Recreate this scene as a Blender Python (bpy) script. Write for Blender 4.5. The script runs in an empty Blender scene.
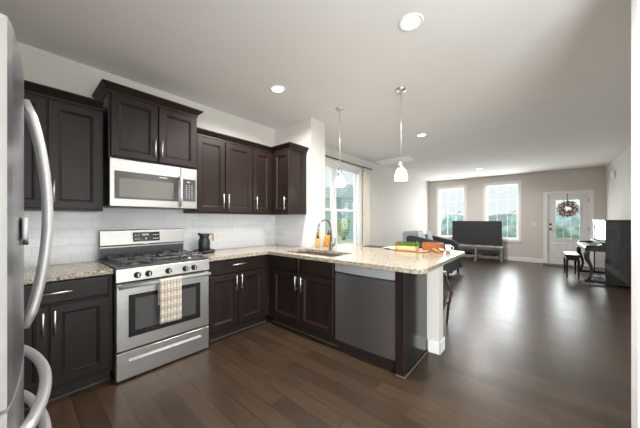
import bpy, bmesh, math, random
from mathutils import Vector, Matrix, noise
random.seed(7)
S = bpy.context.scene
COL = S.collection
PI = math.pi

# ------------------------------------------------------------------ camera, sky, exposure
cam_d = bpy.data.cameras.new('camera'); cam = bpy.data.objects.new('camera', cam_d); COL.objects.link(cam)
cam_d.sensor_width = 36.0; cam_d.lens = 14.578; cam_d.shift_y = 0.0090; cam_d.clip_start = 0.02; cam_d.clip_end = 200
CAM = (-2.686, -3.213, 1.303); YAW = 0.869
cam.location = CAM; cam.rotation_euler = (PI/2, 0, -YAW)
S.camera = cam
vs = S.view_settings
vs.view_transform = 'Standard'; vs.look = 'None'; vs.gamma = 1.0; vs.use_curve_mapping = False
vs.exposure = 0.72
S.cycles.use_denoising = True
S.cycles.max_bounces = 10; S.cycles.diffuse_bounces = 6; S.cycles.glossy_bounces = 5
S.cycles.sample_clamp_indirect = 6.0
CAN_W = 28.0; PEND_W = 1.6; SKY = .62
w = bpy.data.worlds.new('sky'); S.world = w; w.use_nodes = True
bgn = w.node_tree.nodes['Background']
bgn.inputs[0].default_value = (1.0, 0.985, 0.97, 1); bgn.inputs[1].default_value = SKY

def area(name, loc, rot, sx, sy, power, color=(1, 1, 1)):
    l = bpy.data.lights.new(name, 'AREA'); l.shape = 'RECTANGLE'; l.size = sx; l.size_y = sy
    l.energy = power; l.color = color
    o = bpy.data.objects.new(name, l); COL.objects.link(o); o.location = loc; o.rotation_euler = rot
    return o

# daylight at the windows and door; front, left and side ones are added fill
DAY = (1.0, .955, .94)
area('added_fill_front', (-2.0, -6.78, 1.10), (PI/2, 0, 0), 1.7, 2.0, 45, DAY)  # fill lamp added behind the camera, at a made-up front window
area('added_fill_left', (-3.69, -4.85, 1.25), (PI/2, 0, -PI/2), 1.7, 1.9, 185, DAY)  # main added fill, set at a made-up window in the unseen left wall
area('added_fill_side', (1.9, -4.76, 1.15), (PI/2, 0, 0), 3.4, 2.0, 7, DAY)  # weak added fill for the living room, at a made-up right-wall window
area('daylight_dining_window', (1.68, .19, 1.55), (-PI/2, 0, 0), 1.7, 1.7, 9, DAY)
area('daylight_far_window', (7.74, -.78, 1.56), (PI/2, 0, PI/2), .8, 1.7, 34, DAY)
area('daylight_far_window', (7.74, -2.285, 1.56), (PI/2, 0, PI/2), .8, 1.7, 34, DAY)
area('daylight_door', (7.74, -3.83, 1.32), (PI/2, 0, PI/2), .5, 1.1, 16, DAY)

# ------------------------------------------------------------------ materials
def srgb(r, g, b):
    f = lambda c: (c/255/12.92) if c/255 <= .04045 else ((c/255+.055)/1.055)**2.4
    return (f(r), f(g), f(b), 1)
def newmat(name):
    m = bpy.data.materials.new(name); m.use_nodes = True
    nt = m.node_tree; return m, nt, nt.nodes['Principled BSDF']
def N(nt, t, **kw):
    n = nt.nodes.new(t)
    for k, v in kw.items():
        if k in n.inputs: n.inputs[k].default_value = v
        else: setattr(n, k, v)
    return n
def simple(name, col, rough=.5, metal=0., var=.0, scale=20., bump=0., spec=.5, coat=0., stretch=(1, 1, 1), emis=None):
    m, nt, b = newmat(name)
    b.inputs['Base Color'].default_value = col; b.inputs['Roughness'].default_value = rough
    b.inputs['Metallic'].default_value = metal; b.inputs['Specular IOR Level'].default_value = spec
    b.inputs['Coat Weight'].default_value = coat; b.inputs['Coat Roughness'].default_value = .08
    if emis:
        b.inputs['Emission Color'].default_value = emis[0]; b.inputs['Emission Strength'].default_value = emis[1]
    if var or bump:
        tc = N(nt, 'ShaderNodeTexCoord'); mp = N(nt, 'ShaderNodeMapping'); mp.inputs['Scale'].default_value = stretch
        nz = N(nt, 'ShaderNodeTexNoise', Scale=scale, Detail=4.0)
        nt.links.new(tc.outputs['Object'], mp.inputs[0]); nt.links.new(mp.outputs[0], nz.inputs['Vector'])
        if var:
            cr = N(nt, 'ShaderNodeValToRGB')
            cr.color_ramp.elements[0].position = .3; cr.color_ramp.elements[1].position = .7
            cr.color_ramp.elements[0].color = tuple(c*(1-var) for c in col[:3])+(1,)
            cr.color_ramp.elements[1].color = tuple(min(1, c*(1+var)) for c in col[:3])+(1,)
            nt.links.new(nz.outputs['Fac'], cr.inputs[0]); nt.links.new(cr.outputs[0], b.inputs['Base Color'])
        if bump:
            bp = N(nt, 'ShaderNodeBump', Strength=bump, Distance=.004)
            nt.links.new(nz.outputs['Fac'], bp.inputs['Height']); nt.links.new(bp.outputs[0], b.inputs['Normal'])
    return m
M = {}
M['wall'] = simple('wall_paint', srgb(211, 206, 200), .75, var=.015, scale=3)
M['ceiling'] = simple('ceiling_paint', srgb(232, 228, 225), .9, var=.01, scale=3)
M['white'] = simple('white_trim_paint', srgb(238, 237, 234), .4)
M['door_white'] = simple('white_door_paint', srgb(232, 232, 232), .4)
M['espresso'] = simple('espresso_wood', srgb(34, 25, 22), .36, var=.2, scale=14, stretch=(1, 1, .12), spec=.28)
M['espresso_dark'] = simple('espresso_toe', srgb(30, 26, 25), .5, var=.1)
M['espresso_gloss'] = simple('espresso_panel', srgb(30, 27, 27), .16, var=.08, scale=10, stretch=(1, 1, .1))
M['shoe'] = simple('shoe_molding', srgb(74, 67, 61), .35)
M['steel'] = simple('brushed_steel', srgb(188, 188, 190), .27, metal=1, var=.05, scale=60, stretch=(1, 1, .02))
M['steel_h'] = simple('brushed_steel_horizontal', srgb(184, 182, 180), .36, metal=1, var=.05, scale=60, stretch=(.02, .02, 1))
M['steel_dark'] = simple('dark_steel', srgb(172, 174, 178), .34, metal=1, var=.02, scale=60, stretch=(1, .02, 1))
M['steel_side'] = simple('painted_steel_side', srgb(158, 157, 155), .4, metal=.15, var=.03)
M['chrome'] = simple('brushed_nickel', srgb(226, 224, 221), .34, metal=1)
M['satin'] = simple('satin_control_strip', srgb(164, 164, 165), .5, metal=.4)
M['handle'] = simple('satin_steel_handle', srgb(190, 190, 190), .42, metal=.7)
M['chrome_dark'] = simple('faucet_nickel', srgb(150, 150, 150), .2, metal=1)
M['blackglass'] = simple('black_glass', srgb(26, 26, 28), .06, var=.05, spec=.6)
M['greyglass'] = simple('oven_window_glass', srgb(74, 74, 74), .1, spec=.7)
M['mwglass'] = simple('microwave_window_mesh', srgb(112, 109, 104), .25, spec=.6)
M['black'] = simple('black_enamel', srgb(42, 43, 45), .3, var=.05)
M['cooktop'] = simple('grey_enamel', srgb(70, 70, 72), .3, var=.05)
M['castiron'] = simple('cast_iron', srgb(66, 67, 69), .32, bump=.2, scale=120)
M['burner'] = simple('burner_aluminium', srgb(165, 165, 165), .35, metal=1)
M['matteblack'] = simple('matte_black', srgb(30, 32, 34), .45, var=.06)
M['mark'] = simple('white_print', srgb(205, 205, 205), .5)
M['wood_light'] = simple('light_wood', srgb(172, 132, 94), .5, var=.15, scale=25, stretch=(1, 1, .15))
M['wood_mid'] = simple('brown_wood', srgb(150, 92, 52), .45, var=.2, scale=30, stretch=(.2, 1, 1))
M['wood_dark'] = simple('dark_wood', srgb(52, 40, 34), .4, var=.2, scale=30)
M['green'] = simple('leaf_green', srgb(92, 124, 44), .6, var=.35, scale=40)
M['bread'] = simple('bread', srgb(222, 184, 134), .8, var=.12, scale=60, bump=.4)
M['crust'] = simple('bread_crust', srgb(160, 98, 50), .7, var=.2, scale=40)
M['napkin'] = simple('pale_linen', srgb(226, 208, 196), .9, var=.06, scale=60, bump=.3)
M['ceramic'] = simple('white_ceramic', srgb(214, 214, 224), .2)
M['amber'] = simple('amber_soap', srgb(196, 136, 52), .15, coat=.5)
M['amber_dark'] = simple('brown_pump', srgb(70, 44, 30), .4)
M['bamboo'] = simple('bamboo', srgb(214, 178, 116), .5, var=.1, scale=30, stretch=(1, 1, .1))
M['charcoal'] = simple('charcoal_upholstery', srgb(48, 50, 54), .85, var=.12, scale=90, bump=.3)
M['greyfab'] = simple('grey_upholstery', srgb(150, 152, 155), .9, var=.12, scale=60, bump=.3)
M['pillow'] = simple('pale_pillow_fabric', srgb(196, 198, 200), .9, var=.22, scale=35, bump=.2)
M['tvblack'] = simple('television_screen', srgb(46, 48, 50), .42, var=.02)
M['tvframe'] = simple('television_frame', srgb(26, 27, 29), .4)
M['greywood'] = simple('grey_washed_wood', srgb(134, 129, 124), .55, var=.12, scale=25, stretch=(1, .1, 1))
M['piano'] = simple('black_piano_lacquer', srgb(42, 43, 46), .07, coat=.8, var=.03)
M['ivory'] = simple('ivory_keys', srgb(232, 230, 224), .25)
M['leather'] = simple('black_leather', srgb(36, 36, 38), .28, bump=.25, scale=120)
M['rubber'] = simple('dark_mat', srgb(58, 56, 54), .8, var=.15, scale=90, bump=.5)
M['curtain'] = simple('cream_curtain', srgb(226, 218, 204), .85, var=.05, scale=60, stretch=(1, 1, .05))
M['rod'] = simple('dark_bronze', srgb(52, 48, 46), .4, metal=.6)
M['blind'] = None
M['twig'] = simple('twig_brown', srgb(116, 82, 66), .8, var=.3, scale=50)
M['leafmix'] = simple('wreath_leaf', srgb(132, 118, 104), .7, var=.55, scale=24)
M['blossom'] = simple('blossom_pale', srgb(224, 206, 200), .7, var=.1, scale=30)
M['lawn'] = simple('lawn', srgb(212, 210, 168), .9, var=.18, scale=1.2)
M['teal_siding'] = simple('teal_siding', srgb(170, 208, 216), .7, var=.06, scale=2)  # siding and roof colours are lightened to carry outdoor haze
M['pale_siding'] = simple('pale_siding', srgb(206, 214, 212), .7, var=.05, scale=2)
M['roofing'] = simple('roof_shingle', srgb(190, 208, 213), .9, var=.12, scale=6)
M['tree'] = simple('tree_leaf_hazed', srgb(198, 226, 230), .9, var=.3, scale=2.2)  # bright distance haze is put into the leaf colour
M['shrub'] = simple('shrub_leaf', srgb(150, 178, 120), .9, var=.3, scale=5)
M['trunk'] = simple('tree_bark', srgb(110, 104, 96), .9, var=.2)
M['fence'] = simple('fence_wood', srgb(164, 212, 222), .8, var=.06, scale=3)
M['lens'] = simple('downlight_lens', (1, 1, 1, 1), .5, emis=((1, .97, .92, 1), 9.0))
M['shade'] = simple('frosted_glass_shade', srgb(245, 240, 232), .3, emis=((1, .95, .88, 1), 1.5))
M['bulb'] = simple('lamp_bulb', (1, 1, 1, 1), .5, emis=((1, .93, .82, 1), 6.0))

def mat_granite():
    m, nt, b = newmat('speckled_granite')
    tc = N(nt, 'ShaderNodeTexCoord')
    v = N(nt, 'ShaderNodeTexVoronoi', Scale=130.0); v.feature = 'F1'
    nz = N(nt, 'ShaderNodeTexNoise', Scale=60.0, Detail=5.0)
    nz2 = N(nt, 'ShaderNodeTexNoise', Scale=9.0, Detail=3.0)
    for n in (v, nz, nz2): nt.links.new(tc.outputs['Object'], n.inputs['Vector'])
    sep = N(nt, 'ShaderNodeSeparateColor'); nt.links.new(v.outputs['Color'], sep.inputs[0])
    cr = N(nt, 'ShaderNodeValToRGB'); cr.color_ramp.interpolation = 'CONSTANT'
    e = cr.color_ramp.elements
    e[0].position = 0; e[0].color = srgb(66, 60, 56)
    e[1].position = .11; e[1].color = srgb(146, 132, 116)
    for p, c in ((.2, srgb(166, 155, 138)), (.5, srgb(180, 169, 150)), (.8, srgb(146, 134, 116)), (.92, srgb(206, 199, 187))):
        x = e.new(p); x.color = c
    nt.links.new(sep.outputs[0], cr.inputs[0])
    mx = N(nt, 'ShaderNodeMix', data_type='RGBA'); mx.blend_type = 'MULTIPLY'; mx.inputs[0].default_value = .55
    c2 = N(nt, 'ShaderNodeValToRGB'); c2.color_ramp.elements[0].position = .33; c2.color_ramp.elements[1].position = .55
    c2.color_ramp.elements[0].color = srgb(160, 150, 140); c2.color_ramp.elements[1].color = (1, 1, 1, 1)
    nt.links.new(nz.outputs['Fac'], c2.inputs[0])
    nt.links.new(cr.outputs[0], mx.inputs[6]); nt.links.new(c2.outputs[0], mx.inputs[7])
    nt.links.new(mx.outputs[2], b.inputs['Base Color']); b.inputs['Roughness'].default_value = .16
    return m
M['granite'] = mat_granite()
def mat_floor():
    m, nt, b = newmat('dark_plank_floor')
    tc = N(nt, 'ShaderNodeTexCoord'); sp = N(nt, 'ShaderNodeSeparateXYZ'); nt.links.new(tc.outputs['Object'], sp.inputs[0])
    cb = N(nt, 'ShaderNodeCombineXYZ'); nt.links.new(sp.outputs[1], cb.inputs[0]); nt.links.new(sp.outputs[0], cb.inputs[1])
    br = N(nt, 'ShaderNodeTexBrick', Scale=1.0)
    br.offset = .37; br.inputs['Brick Width'].default_value = .75; br.inputs['Row Height'].default_value = .127
    br.inputs['Mortar Size'].default_value = .0024; br.inputs['Mortar Smooth'].default_value = .2; br.inputs['Bias'].default_value = 0
    br.inputs['Color1'].default_value = srgb(56, 43, 32); br.inputs['Color2'].default_value = srgb(75, 59, 44); br.inputs['Mortar'].default_value = srgb(34, 27, 21)
    nt.links.new(cb.outputs[0], br.inputs['Vector'])
    mp = N(nt, 'ShaderNodeMapping'); mp.inputs['Scale'].default_value = (1.6, 22, 1); nt.links.new(cb.outputs[0], mp.inputs[0])
    nz = N(nt, 'ShaderNodeTexNoise', Scale=2.0, Detail=6.0); nt.links.new(mp.outputs[0], nz.inputs['Vector'])
    cr = N(nt, 'ShaderNodeValToRGB'); cr.color_ramp.elements[0].position = .3; cr.color_ramp.elements[1].position = .72
    cr.color_ramp.elements[0].color = (.62, .6, .58, 1); cr.color_ramp.elements[1].color = (1.0, 1.0, 1.0, 1)
    nt.links.new(nz.outputs['Fac'], cr.inputs[0])
    n3 = N(nt, 'ShaderNodeTexNoise', Scale=5.0, Detail=3.0); nt.links.new(tc.outputs['Object'], n3.inputs['Vector'])
    mx = N(nt, 'ShaderNodeMix', data_type='RGBA'); mx.blend_type = 'MULTIPLY'; mx.inputs[0].default_value = 1
    nt.links.new(br.outputs['Color'], mx.inputs[6]); nt.links.new(cr.outputs[0], mx.inputs[7]); nt.links.new(mx.outputs[2], b.inputs['Base Color'])
    mr = N(nt, 'ShaderNodeMapRange'); mr.inputs[3].default_value = .26; mr.inputs[4].default_value = .37
    nt.links.new(n3.outputs['Fac'], mr.inputs[0]); nt.links.new(mr.outputs[0], b.inputs['Roughness'])
    bp = N(nt, 'ShaderNodeBump', Strength=.25, Distance=.0015); bp.invert = True
    nt.links.new(br.outputs['Fac'], bp.inputs['Height']); nt.links.new(bp.outputs[0], b.inputs['Normal'])
    b.inputs['Specular IOR Level'].default_value = .5
    return m
M['floor'] = mat_floor()
def mat_tile():
    m, nt, b = newmat('white_subway_tile')
    tc = N(nt, 'ShaderNodeTexCoord'); sp = N(nt, 'ShaderNodeSeparateXYZ'); nt.links.new(tc.outputs['Object'], sp.inputs[0])
    ad = N(nt, 'ShaderNodeMath'); ad.operation = 'ADD'; nt.links.new(sp.outputs[0], ad.inputs[0]); nt.links.new(sp.outputs[1], ad.inputs[1])
    cb = N(nt, 'ShaderNodeCombineXYZ'); nt.links.new(ad.outputs[0], cb.inputs[0]); nt.links.new(sp.outputs[2], cb.inputs[1])
    br = N(nt, 'ShaderNodeTexBrick', Scale=1.0); br.inputs['Brick Width'].default_value = .153; br.inputs['Row Height'].default_value = .0765
    br.inputs['Mortar Size'].default_value = .0016; br.inputs['Mortar Smooth'].default_value = .3
    br.inputs['Color1'].default_value = srgb(222, 222, 223); br.inputs['Color2'].default_value = srgb(215, 216, 218); br.inputs['Mortar'].default_value = srgb(192, 192, 192)
    nt.links.new(cb.outputs[0], br.inputs['Vector']); nt.links.new(br.outputs['Color'], b.inputs['Base Color'])
    b.inputs['Roughness'].default_value = .14
    bp = N(nt, 'ShaderNodeBump', Strength=.35, Distance=.002); bp.invert = True
    nt.links.new(br.outputs['Fac'], bp.inputs['Height']); nt.links.new(bp.outputs[0], b.inputs['Normal'])
    return m
M['tile'] = mat_tile()
def mat_glass():
    m, nt, b = newmat('window_glass'); nt.nodes.remove(b)
    tr = N(nt, 'ShaderNodeBsdfTransparent'); tr.inputs[0].default_value = (.92, .975, .99, 1)
    gl = N(nt, 'ShaderNodeBsdfGlossy', Roughness=.02); gl.inputs[0].default_value = (1, 1, 1, 1)
    fr = N(nt, 'ShaderNodeFresnel', IOR=1.25); mx = N(nt, 'ShaderNodeMixShader')
    ge = N(nt, 'ShaderNodeNewGeometry'); iv = N(nt, 'ShaderNodeMath'); iv.operation = 'SUBTRACT'; iv.inputs[0].default_value = 1.0
    ml = N(nt, 'ShaderNodeMath'); ml.operation = 'MULTIPLY'
    nt.links.new(ge.outputs['Backfacing'], iv.inputs[1]); nt.links.new(fr.outputs[0], ml.inputs[0]); nt.links.new(iv.outputs[0], ml.inputs[1])
    nt.links.new(ml.outputs[0], mx.inputs[0]); nt.links.new(tr.outputs[0], mx.inputs[1]); nt.links.new(gl.outputs[0], mx.inputs[2])
    nt.links.new(mx.outputs[0], nt.nodes['Material Output'].inputs[0]); return m
M['glass'] = mat_glass()
def mat_plaid():
    m, nt, b = newmat('beige_plaid_cloth')
    tc = N(nt, 'ShaderNodeTexCoord'); sp = N(nt, 'ShaderNodeSeparateXYZ'); nt.links.new(tc.outputs['Object'], sp.inputs[0])
    def stripes(sock, freq, wd, ph):
        a = N(nt, 'ShaderNodeMath'); a.operation = 'MULTIPLY_ADD'; a.inputs[1].default_value = freq; a.inputs[2].default_value = ph
        f = N(nt, 'ShaderNodeMath'); f.operation = 'FRACT'; l = N(nt, 'ShaderNodeMath'); l.operation = 'LESS_THAN'; l.inputs[1].default_value = wd
        nt.links.new(sock, a.inputs[0]); nt.links.new(a.outputs[0], f.inputs[0]); nt.links.new(f.outputs[0], l.inputs[0]); return l.outputs[0]
    col = None
    base = N(nt, 'ShaderNodeRGB'); base.outputs[0].default_value = srgb(206, 195, 182); col = base.outputs[0]
    for sock, fq, wd, ph, c, fac in ((sp.outputs[0], 20, .45, .1, srgb(160, 146, 134), .55), (sp.outputs[2], 14, .42, .2, srgb(160, 146, 134), .55),
                                     (sp.outputs[0], 40, .18, .3, srgb(104, 90, 82), .75), (sp.outputs[2], 28, .16, .5, srgb(104, 90, 82), .7),
                                     (sp.outputs[2], 14, .07, .75, srgb(240, 232, 222), .6), (sp.outputs[0], 20, .07, .8, srgb(240, 232, 222), .5)):
        s = stripes(sock, fq, wd, ph); mu = N(nt, 'ShaderNodeMath'); mu.operation = 'MULTIPLY'; mu.inputs[1].default_value = fac
        nt.links.new(s, mu.inputs[0]); mx = N(nt, 'ShaderNodeMix', data_type='RGBA')
        nt.links.new(mu.outputs[0], mx.inputs[0]); nt.links.new(col, mx.inputs[6]); mx.inputs[7].default_value = c; col = mx.outputs[2]
    nt.links.new(col, b.inputs['Base Color']); b.inputs['Roughness'].default_value = .95
    return m
M['plaid'] = mat_plaid()
def mat_blind():
    m, nt, b = newmat('white_blind_vinyl'); b.inputs['Base Color'].default_value = srgb(238, 238, 238); b.inputs['Roughness'].default_value = .45
    tl = N(nt, 'ShaderNodeBsdfTranslucent'); tl.inputs[0].default_value = srgb(236, 238, 238); mx = N(nt, 'ShaderNodeMixShader'); mx.inputs[0].default_value = .5
    nt.links.new(b.outputs[0], mx.inputs[1]); nt.links.new(tl.outputs[0], mx.inputs[2]); nt.links.new(mx.outputs[0], nt.nodes['Material Output'].inputs[0]); return m
M['blind'] = mat_blind()

# ------------------------------------------------------------------ mesh helpers (world coordinates)
class MB:
    def __init__(self): self.bm = bmesh.new(); self.sm = set()
    def faces_from(self, vs, fs, smooth=False):
        bv = [self.bm.verts.new(v) for v in vs]
        for f in fs:
            try:
                nf = self.bm.faces.new([bv[i] for i in f]); nf.smooth = smooth
            except ValueError: pass
        return bv
    def box(self, x0, x1, y0, y1, z0, z1, bev=0.0, seg=1, mat=None):
        x0, x1 = min(x0, x1), max(x0, x1); y0, y1 = min(y0, y1), max(y0, y1); z0, z1 = min(z0, z1), max(z0, z1)
        t = bmesh.new()
        bmesh.ops.create_cube(t, size=1.0)
        for v in t.verts:
            v.co = Vector(((x0+x1)/2+v.co.x*(x1-x0), (y0+y1)/2+v.co.y*(y1-y0), (z0+z1)/2+v.co.z*(z1-z0)))
        if bev > 0:
            bev = min(bev, .49*min(x1-x0, y1-y0, z1-z0))
            bmesh.ops.bevel(t, geom=t.edges[:], offset=bev, segments=seg, profile=.5, affect='EDGES')
        self.merge(t, mat, smooth=bev > 0 and seg > 1); return self
    def merge(self, t, mat=None, smooth=False):
        if mat is not None: bmesh.ops.transform(t, matrix=mat, verts=t.verts)
        mp = {}
        for v in t.verts: mp[v] = self.bm.verts.new(v.co)
        for f in t.faces:
            nf = self.bm.faces.new([mp[v] for v in f.verts]); nf.smooth = smooth or f.smooth
        t.free()
    def cyl(self, p0, p1, r, r2=None, seg=20, smooth=True):
        p0, p1 = Vector(p0), Vector(p1); r2 = r if r2 is None else r2
        self.tube([p0, p1], [r, r2], seg); return self
    def tube(self, pts, r, seg=12, sx=None, up=None):
        """round (or oval: sx scales the second axis) tube along points, capped"""
        pts = [Vector(p) for p in pts]; n = len(pts)
        rs = r if isinstance(r, (list, tuple)) else [r]*n
        rings = []; prev = None
        for i, p in enumerate(pts):
            d = (pts[min(i+1, n-1)]-pts[max(i-1, 0)]).normalized()
            if prev is None:
                u = Vector(up) if up else (Vector((0, 0, 1)) if abs(d.z) < .9 else Vector((1, 0, 0)))
            else: u = prev
            u = (u-d*u.dot(d)).normalized(); v = d.cross(u); prev = u
            k = sx or 1.0
            rings.append([self.bm.verts.new(p+u*rs[i]*math.cos(2*PI*j/seg)+v*rs[i]*k*math.sin(2*PI*j/seg)) for j in range(seg)])
        for a, b in zip(rings, rings[1:]):
            for j in range(seg):
                f = self.bm.faces.new((a[j], a[(j+1) % seg], b[(j+1) % seg], b[j])); f.smooth = True
        self.bm.faces.new(rings[0][::-1]); self.bm.faces.new(rings[-1]); return self
    def lathe(self, prof, c, seg=28, axis='z', close=True):
        """prof: list of (r, h)"""
        c = Vector(c); rings = []
        for r, h in prof:
            ring = []
            for j in range(seg):
                a = 2*PI*j/seg; p, q = r*math.cos(a), r*math.sin(a)
                off = {'z': (p, q, h), 'x': (h, p, q), 'y': (p, h, q)}[axis]
                ring.append(self.bm.verts.new(c+Vector(off)))
            rings.append(ring)
        for a, b in zip(rings, rings[1:]):
            for j in range(seg):
                f = self.bm.faces.new((a[j], a[(j+1) % seg], b[(j+1) % seg], b[j])); f.smooth = True
        if close:
            self.bm.faces.new(rings[0][::-1]); self.bm.faces.new(rings[-1])
        return self
    def prism(self, poly, axis, a, b):
        """poly 2D in the other two axes (in xyz order), extruded along axis a..b"""
        def P(u, v, w): return {'x': (w, u, v), 'y': (u, w, v), 'z': (u, v, w)}[axis]
        n = len(poly)
        A = [self.bm.verts.new(P(u, v, a)) for u, v in poly]; B = [self.bm.verts.new(P(u, v, b)) for u, v in poly]
        for i in range(n): self.bm.faces.new((A[i], A[(i+1) % n], B[(i+1) % n], B[i]))
        self.bm.faces.new(A[::-1]); self.bm.faces.new(B); return self
    def loops(self, rects, cap0=True, cap1=True):
        """rings of 4 points each, skinned together"""
        rings = [[self.bm.verts.new(p) for p in r] for r in rects]
        for a, b in zip(rings, rings[1:]):
            for j in range(len(a)):
                self.bm.faces.new((a[j], a[(j+1) % len(a)], b[(j+1) % len(a)], b[j]))
        if cap0: self.bm.faces.new(rings[0][::-1])
        if cap1: self.bm.faces.new(rings[-1])
        return self
    def sphere(self, c, r, sc=(1, 1, 1), sub=2):
        t = bmesh.new(); bmesh.ops.create_icosphere(t, subdivisions=sub, radius=r)
        for v in t.verts: v.co = Vector(c)+Vector((v.co.x*sc[0], v.co.y*sc[1], v.co.z*sc[2]))
        self.merge(t, smooth=True); return self
    def build(self, name, mat, parent=None, base=None):
        bmesh.ops.recalc_face_normals(self.bm, faces=self.bm.faces[:])
        me = bpy.data.meshes.new(name)
        if parent is not None: base = Vector(parent.get('_base', (0, 0, 0)))
        elif base is None:
            vs_ = [v.co for v in self.bm.verts]
            base = Vector(((min(v.x for v in vs_)+max(v.x for v in vs_))/2, (min(v.y for v in vs_)+max(v.y for v in vs_))/2, min(v.z for v in vs_)))
        else: base = Vector(base)
        bmesh.ops.translate(self.bm, verts=self.bm.verts, vec=-base)
        self.bm.to_mesh(me); self.bm.free()
        o = bpy.data.objects.new(name, me); COL.objects.link(o); me.materials.append(mat)
        if parent is not None: o.parent = parent
        else: o.location = base
        o['_base'] = tuple(base)
        return o
def thing(name, label, cat, loc, group=None):
    o = bpy.data.objects.new(name, None); COL.objects.link(o); o.location = loc; o.empty_display_size = .1
    o['_base'] = tuple(loc); tag(o, label, cat, group); return o
def tag(o, label, cat, group=None, kind=None):
    o['label'] = label; o['category'] = cat
    if group: o['group'] = group
    if kind: o['kind'] = kind
    return o
def struct(name, mb, mat, parent=None, base=(0, 0, 0)):
    o = mb.build(name, mat, parent, None if parent else base)
    if parent is None: o['kind'] = 'structure'
    return o
def box(name, mat, parent, *a, **k): return MB().box(*a, **k).build(name, mat, parent)
def soften(o, wd=.003, seg=2):
    m = o.modifiers.new('bevel', 'BEVEL'); m.width = wd; m.segments = seg; m.limit_method = 'ANGLE'; m.angle_limit = .6
    return o
def wall_holes(axis, c0, c1, u0, u1, z0, z1, holes):
    mb = MB(); us = sorted({u0, u1, *[h[0] for h in holes], *[h[1] for h in holes]}); zs = sorted({z0, z1, *[h[2] for h in holes], *[h[3] for h in holes]})
    for a, b in zip(us, us[1:]):
        for c, d in zip(zs, zs[1:]):
            if any(h[0] <= (a+b)/2 <= h[1] and h[2] <= (c+d)/2 <= h[3] for h in holes): continue
            if axis == 'y': mb.box(a, b, c0, c1, c, d)
            else: mb.box(c0, c1, a, b, c, d)
    bmesh.ops.remove_doubles(mb.bm, verts=mb.bm.verts[:], dist=1e-5)
    return mb

# ------------------------------------------------------------------ room shell
H = 2.74; XW = -3.5; XF = 7.55; YR = -4.578; YB = -6.6; XS = -.66
struct('floor', MB().box(XW-.2, XF+.2, YB-.2, .2, -.12, 0), M['floor'])
struct('ceiling', MB().box(XW-.2, XF+.2, YB-.2, .2, H, H+.12), M['ceiling'])
W1 = (.80, 2.56, .66, 2.44)                       # dining window (x0,x1,z0,z1)
struct('wall_back', wall_holes('y', 0, .16, XW-.16, XF+.16, 0, H, [W1]), M['wall'])
WF = [(-1.215, -.345, .67, 2.45), (-2.725, -1.845, .67, 2.45)]
DOOR = (-4.265, -3.40, 0, 2.045)
struct('wall_far', wall_holes('x', XF, XF+.16, YB-.16, 0, 0, H, WF+[DOOR]), M['wall'])
WR = (.1, 3.7, .02, 2.15)
struct('wall_right', wall_holes('y', YR-.14, YR, XS+.12, XF, 0, H, [WR]), M['wall'])
struct('wall_side', MB().box(XS, XS+.12, YB, -3.612, 0, H), M['wall'])
WB = (-2.9, -1.1, .02, 2.15)
struct('wall_front', wall_holes('y', YB-.16, YB, XW-.16, XS+.12, 0, H, [WB]), M['wall'])
WL = (-5.75, -3.95, .30, 2.25)
struct('wall_left', wall_holes('x', XW-.16, XW, YB, 0, 0, H, [WL]), M['wall'])
struct('wall_stub', MB().box(0, .315, -.774, -.0005, 0, H-.0005), M['wall'])
struct('wall_half', MB().box(-.03, .105, -2.475, -.7745, 0, .875), M['wall'])
# white casing that closes the end of the side wall, close to the camera
struct('trim_1', MB().box(XS-.005, XS+.125, -3.6115, -3.592, 0, H-.001, .003), M['white'])
struct('backsplash', MB().box(XW+.001, -.0005, -.012, -.0005, .914, 1.44).box(-.012, -.0005, -.774, -.0125, .914, 1.40), M['tile'])
def base_run(name, pts, out):
    mb = MB()
    for (a, b, c, d) in pts: mb.box(a, b, c, d, 0, .10, .004).box(a, b, c, d, .0, .13, .004) if False else mb.box(a, b, c, d, 0, .125, .006)
    return struct(name, mb, M['white'])
base_run('baseboard_far', [(XF-.016, XF-.0005, -3.315, -.02)], 0)
base_run('baseboard_back', [(.32, XF-.02, -.016, -.0005)], 0)
base_run('baseboard_right', [(3.79, XF-.02, YR+.0005, YR+.016)], 0)
base_run('baseboard_corner', [(XF-.016, XF-.0005, YR+.02, -4.35)], 0)
hb = MB().box(.105, .121, -2.491, -.78, 0, .125, .006).box(-.046, .121, -2.491, -2.475, 0, .125, .006).box(-.046, -.03, -2.491, -2.372, 0, .125, .006)
struct('baseboard_half', hb, M['white'])

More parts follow.
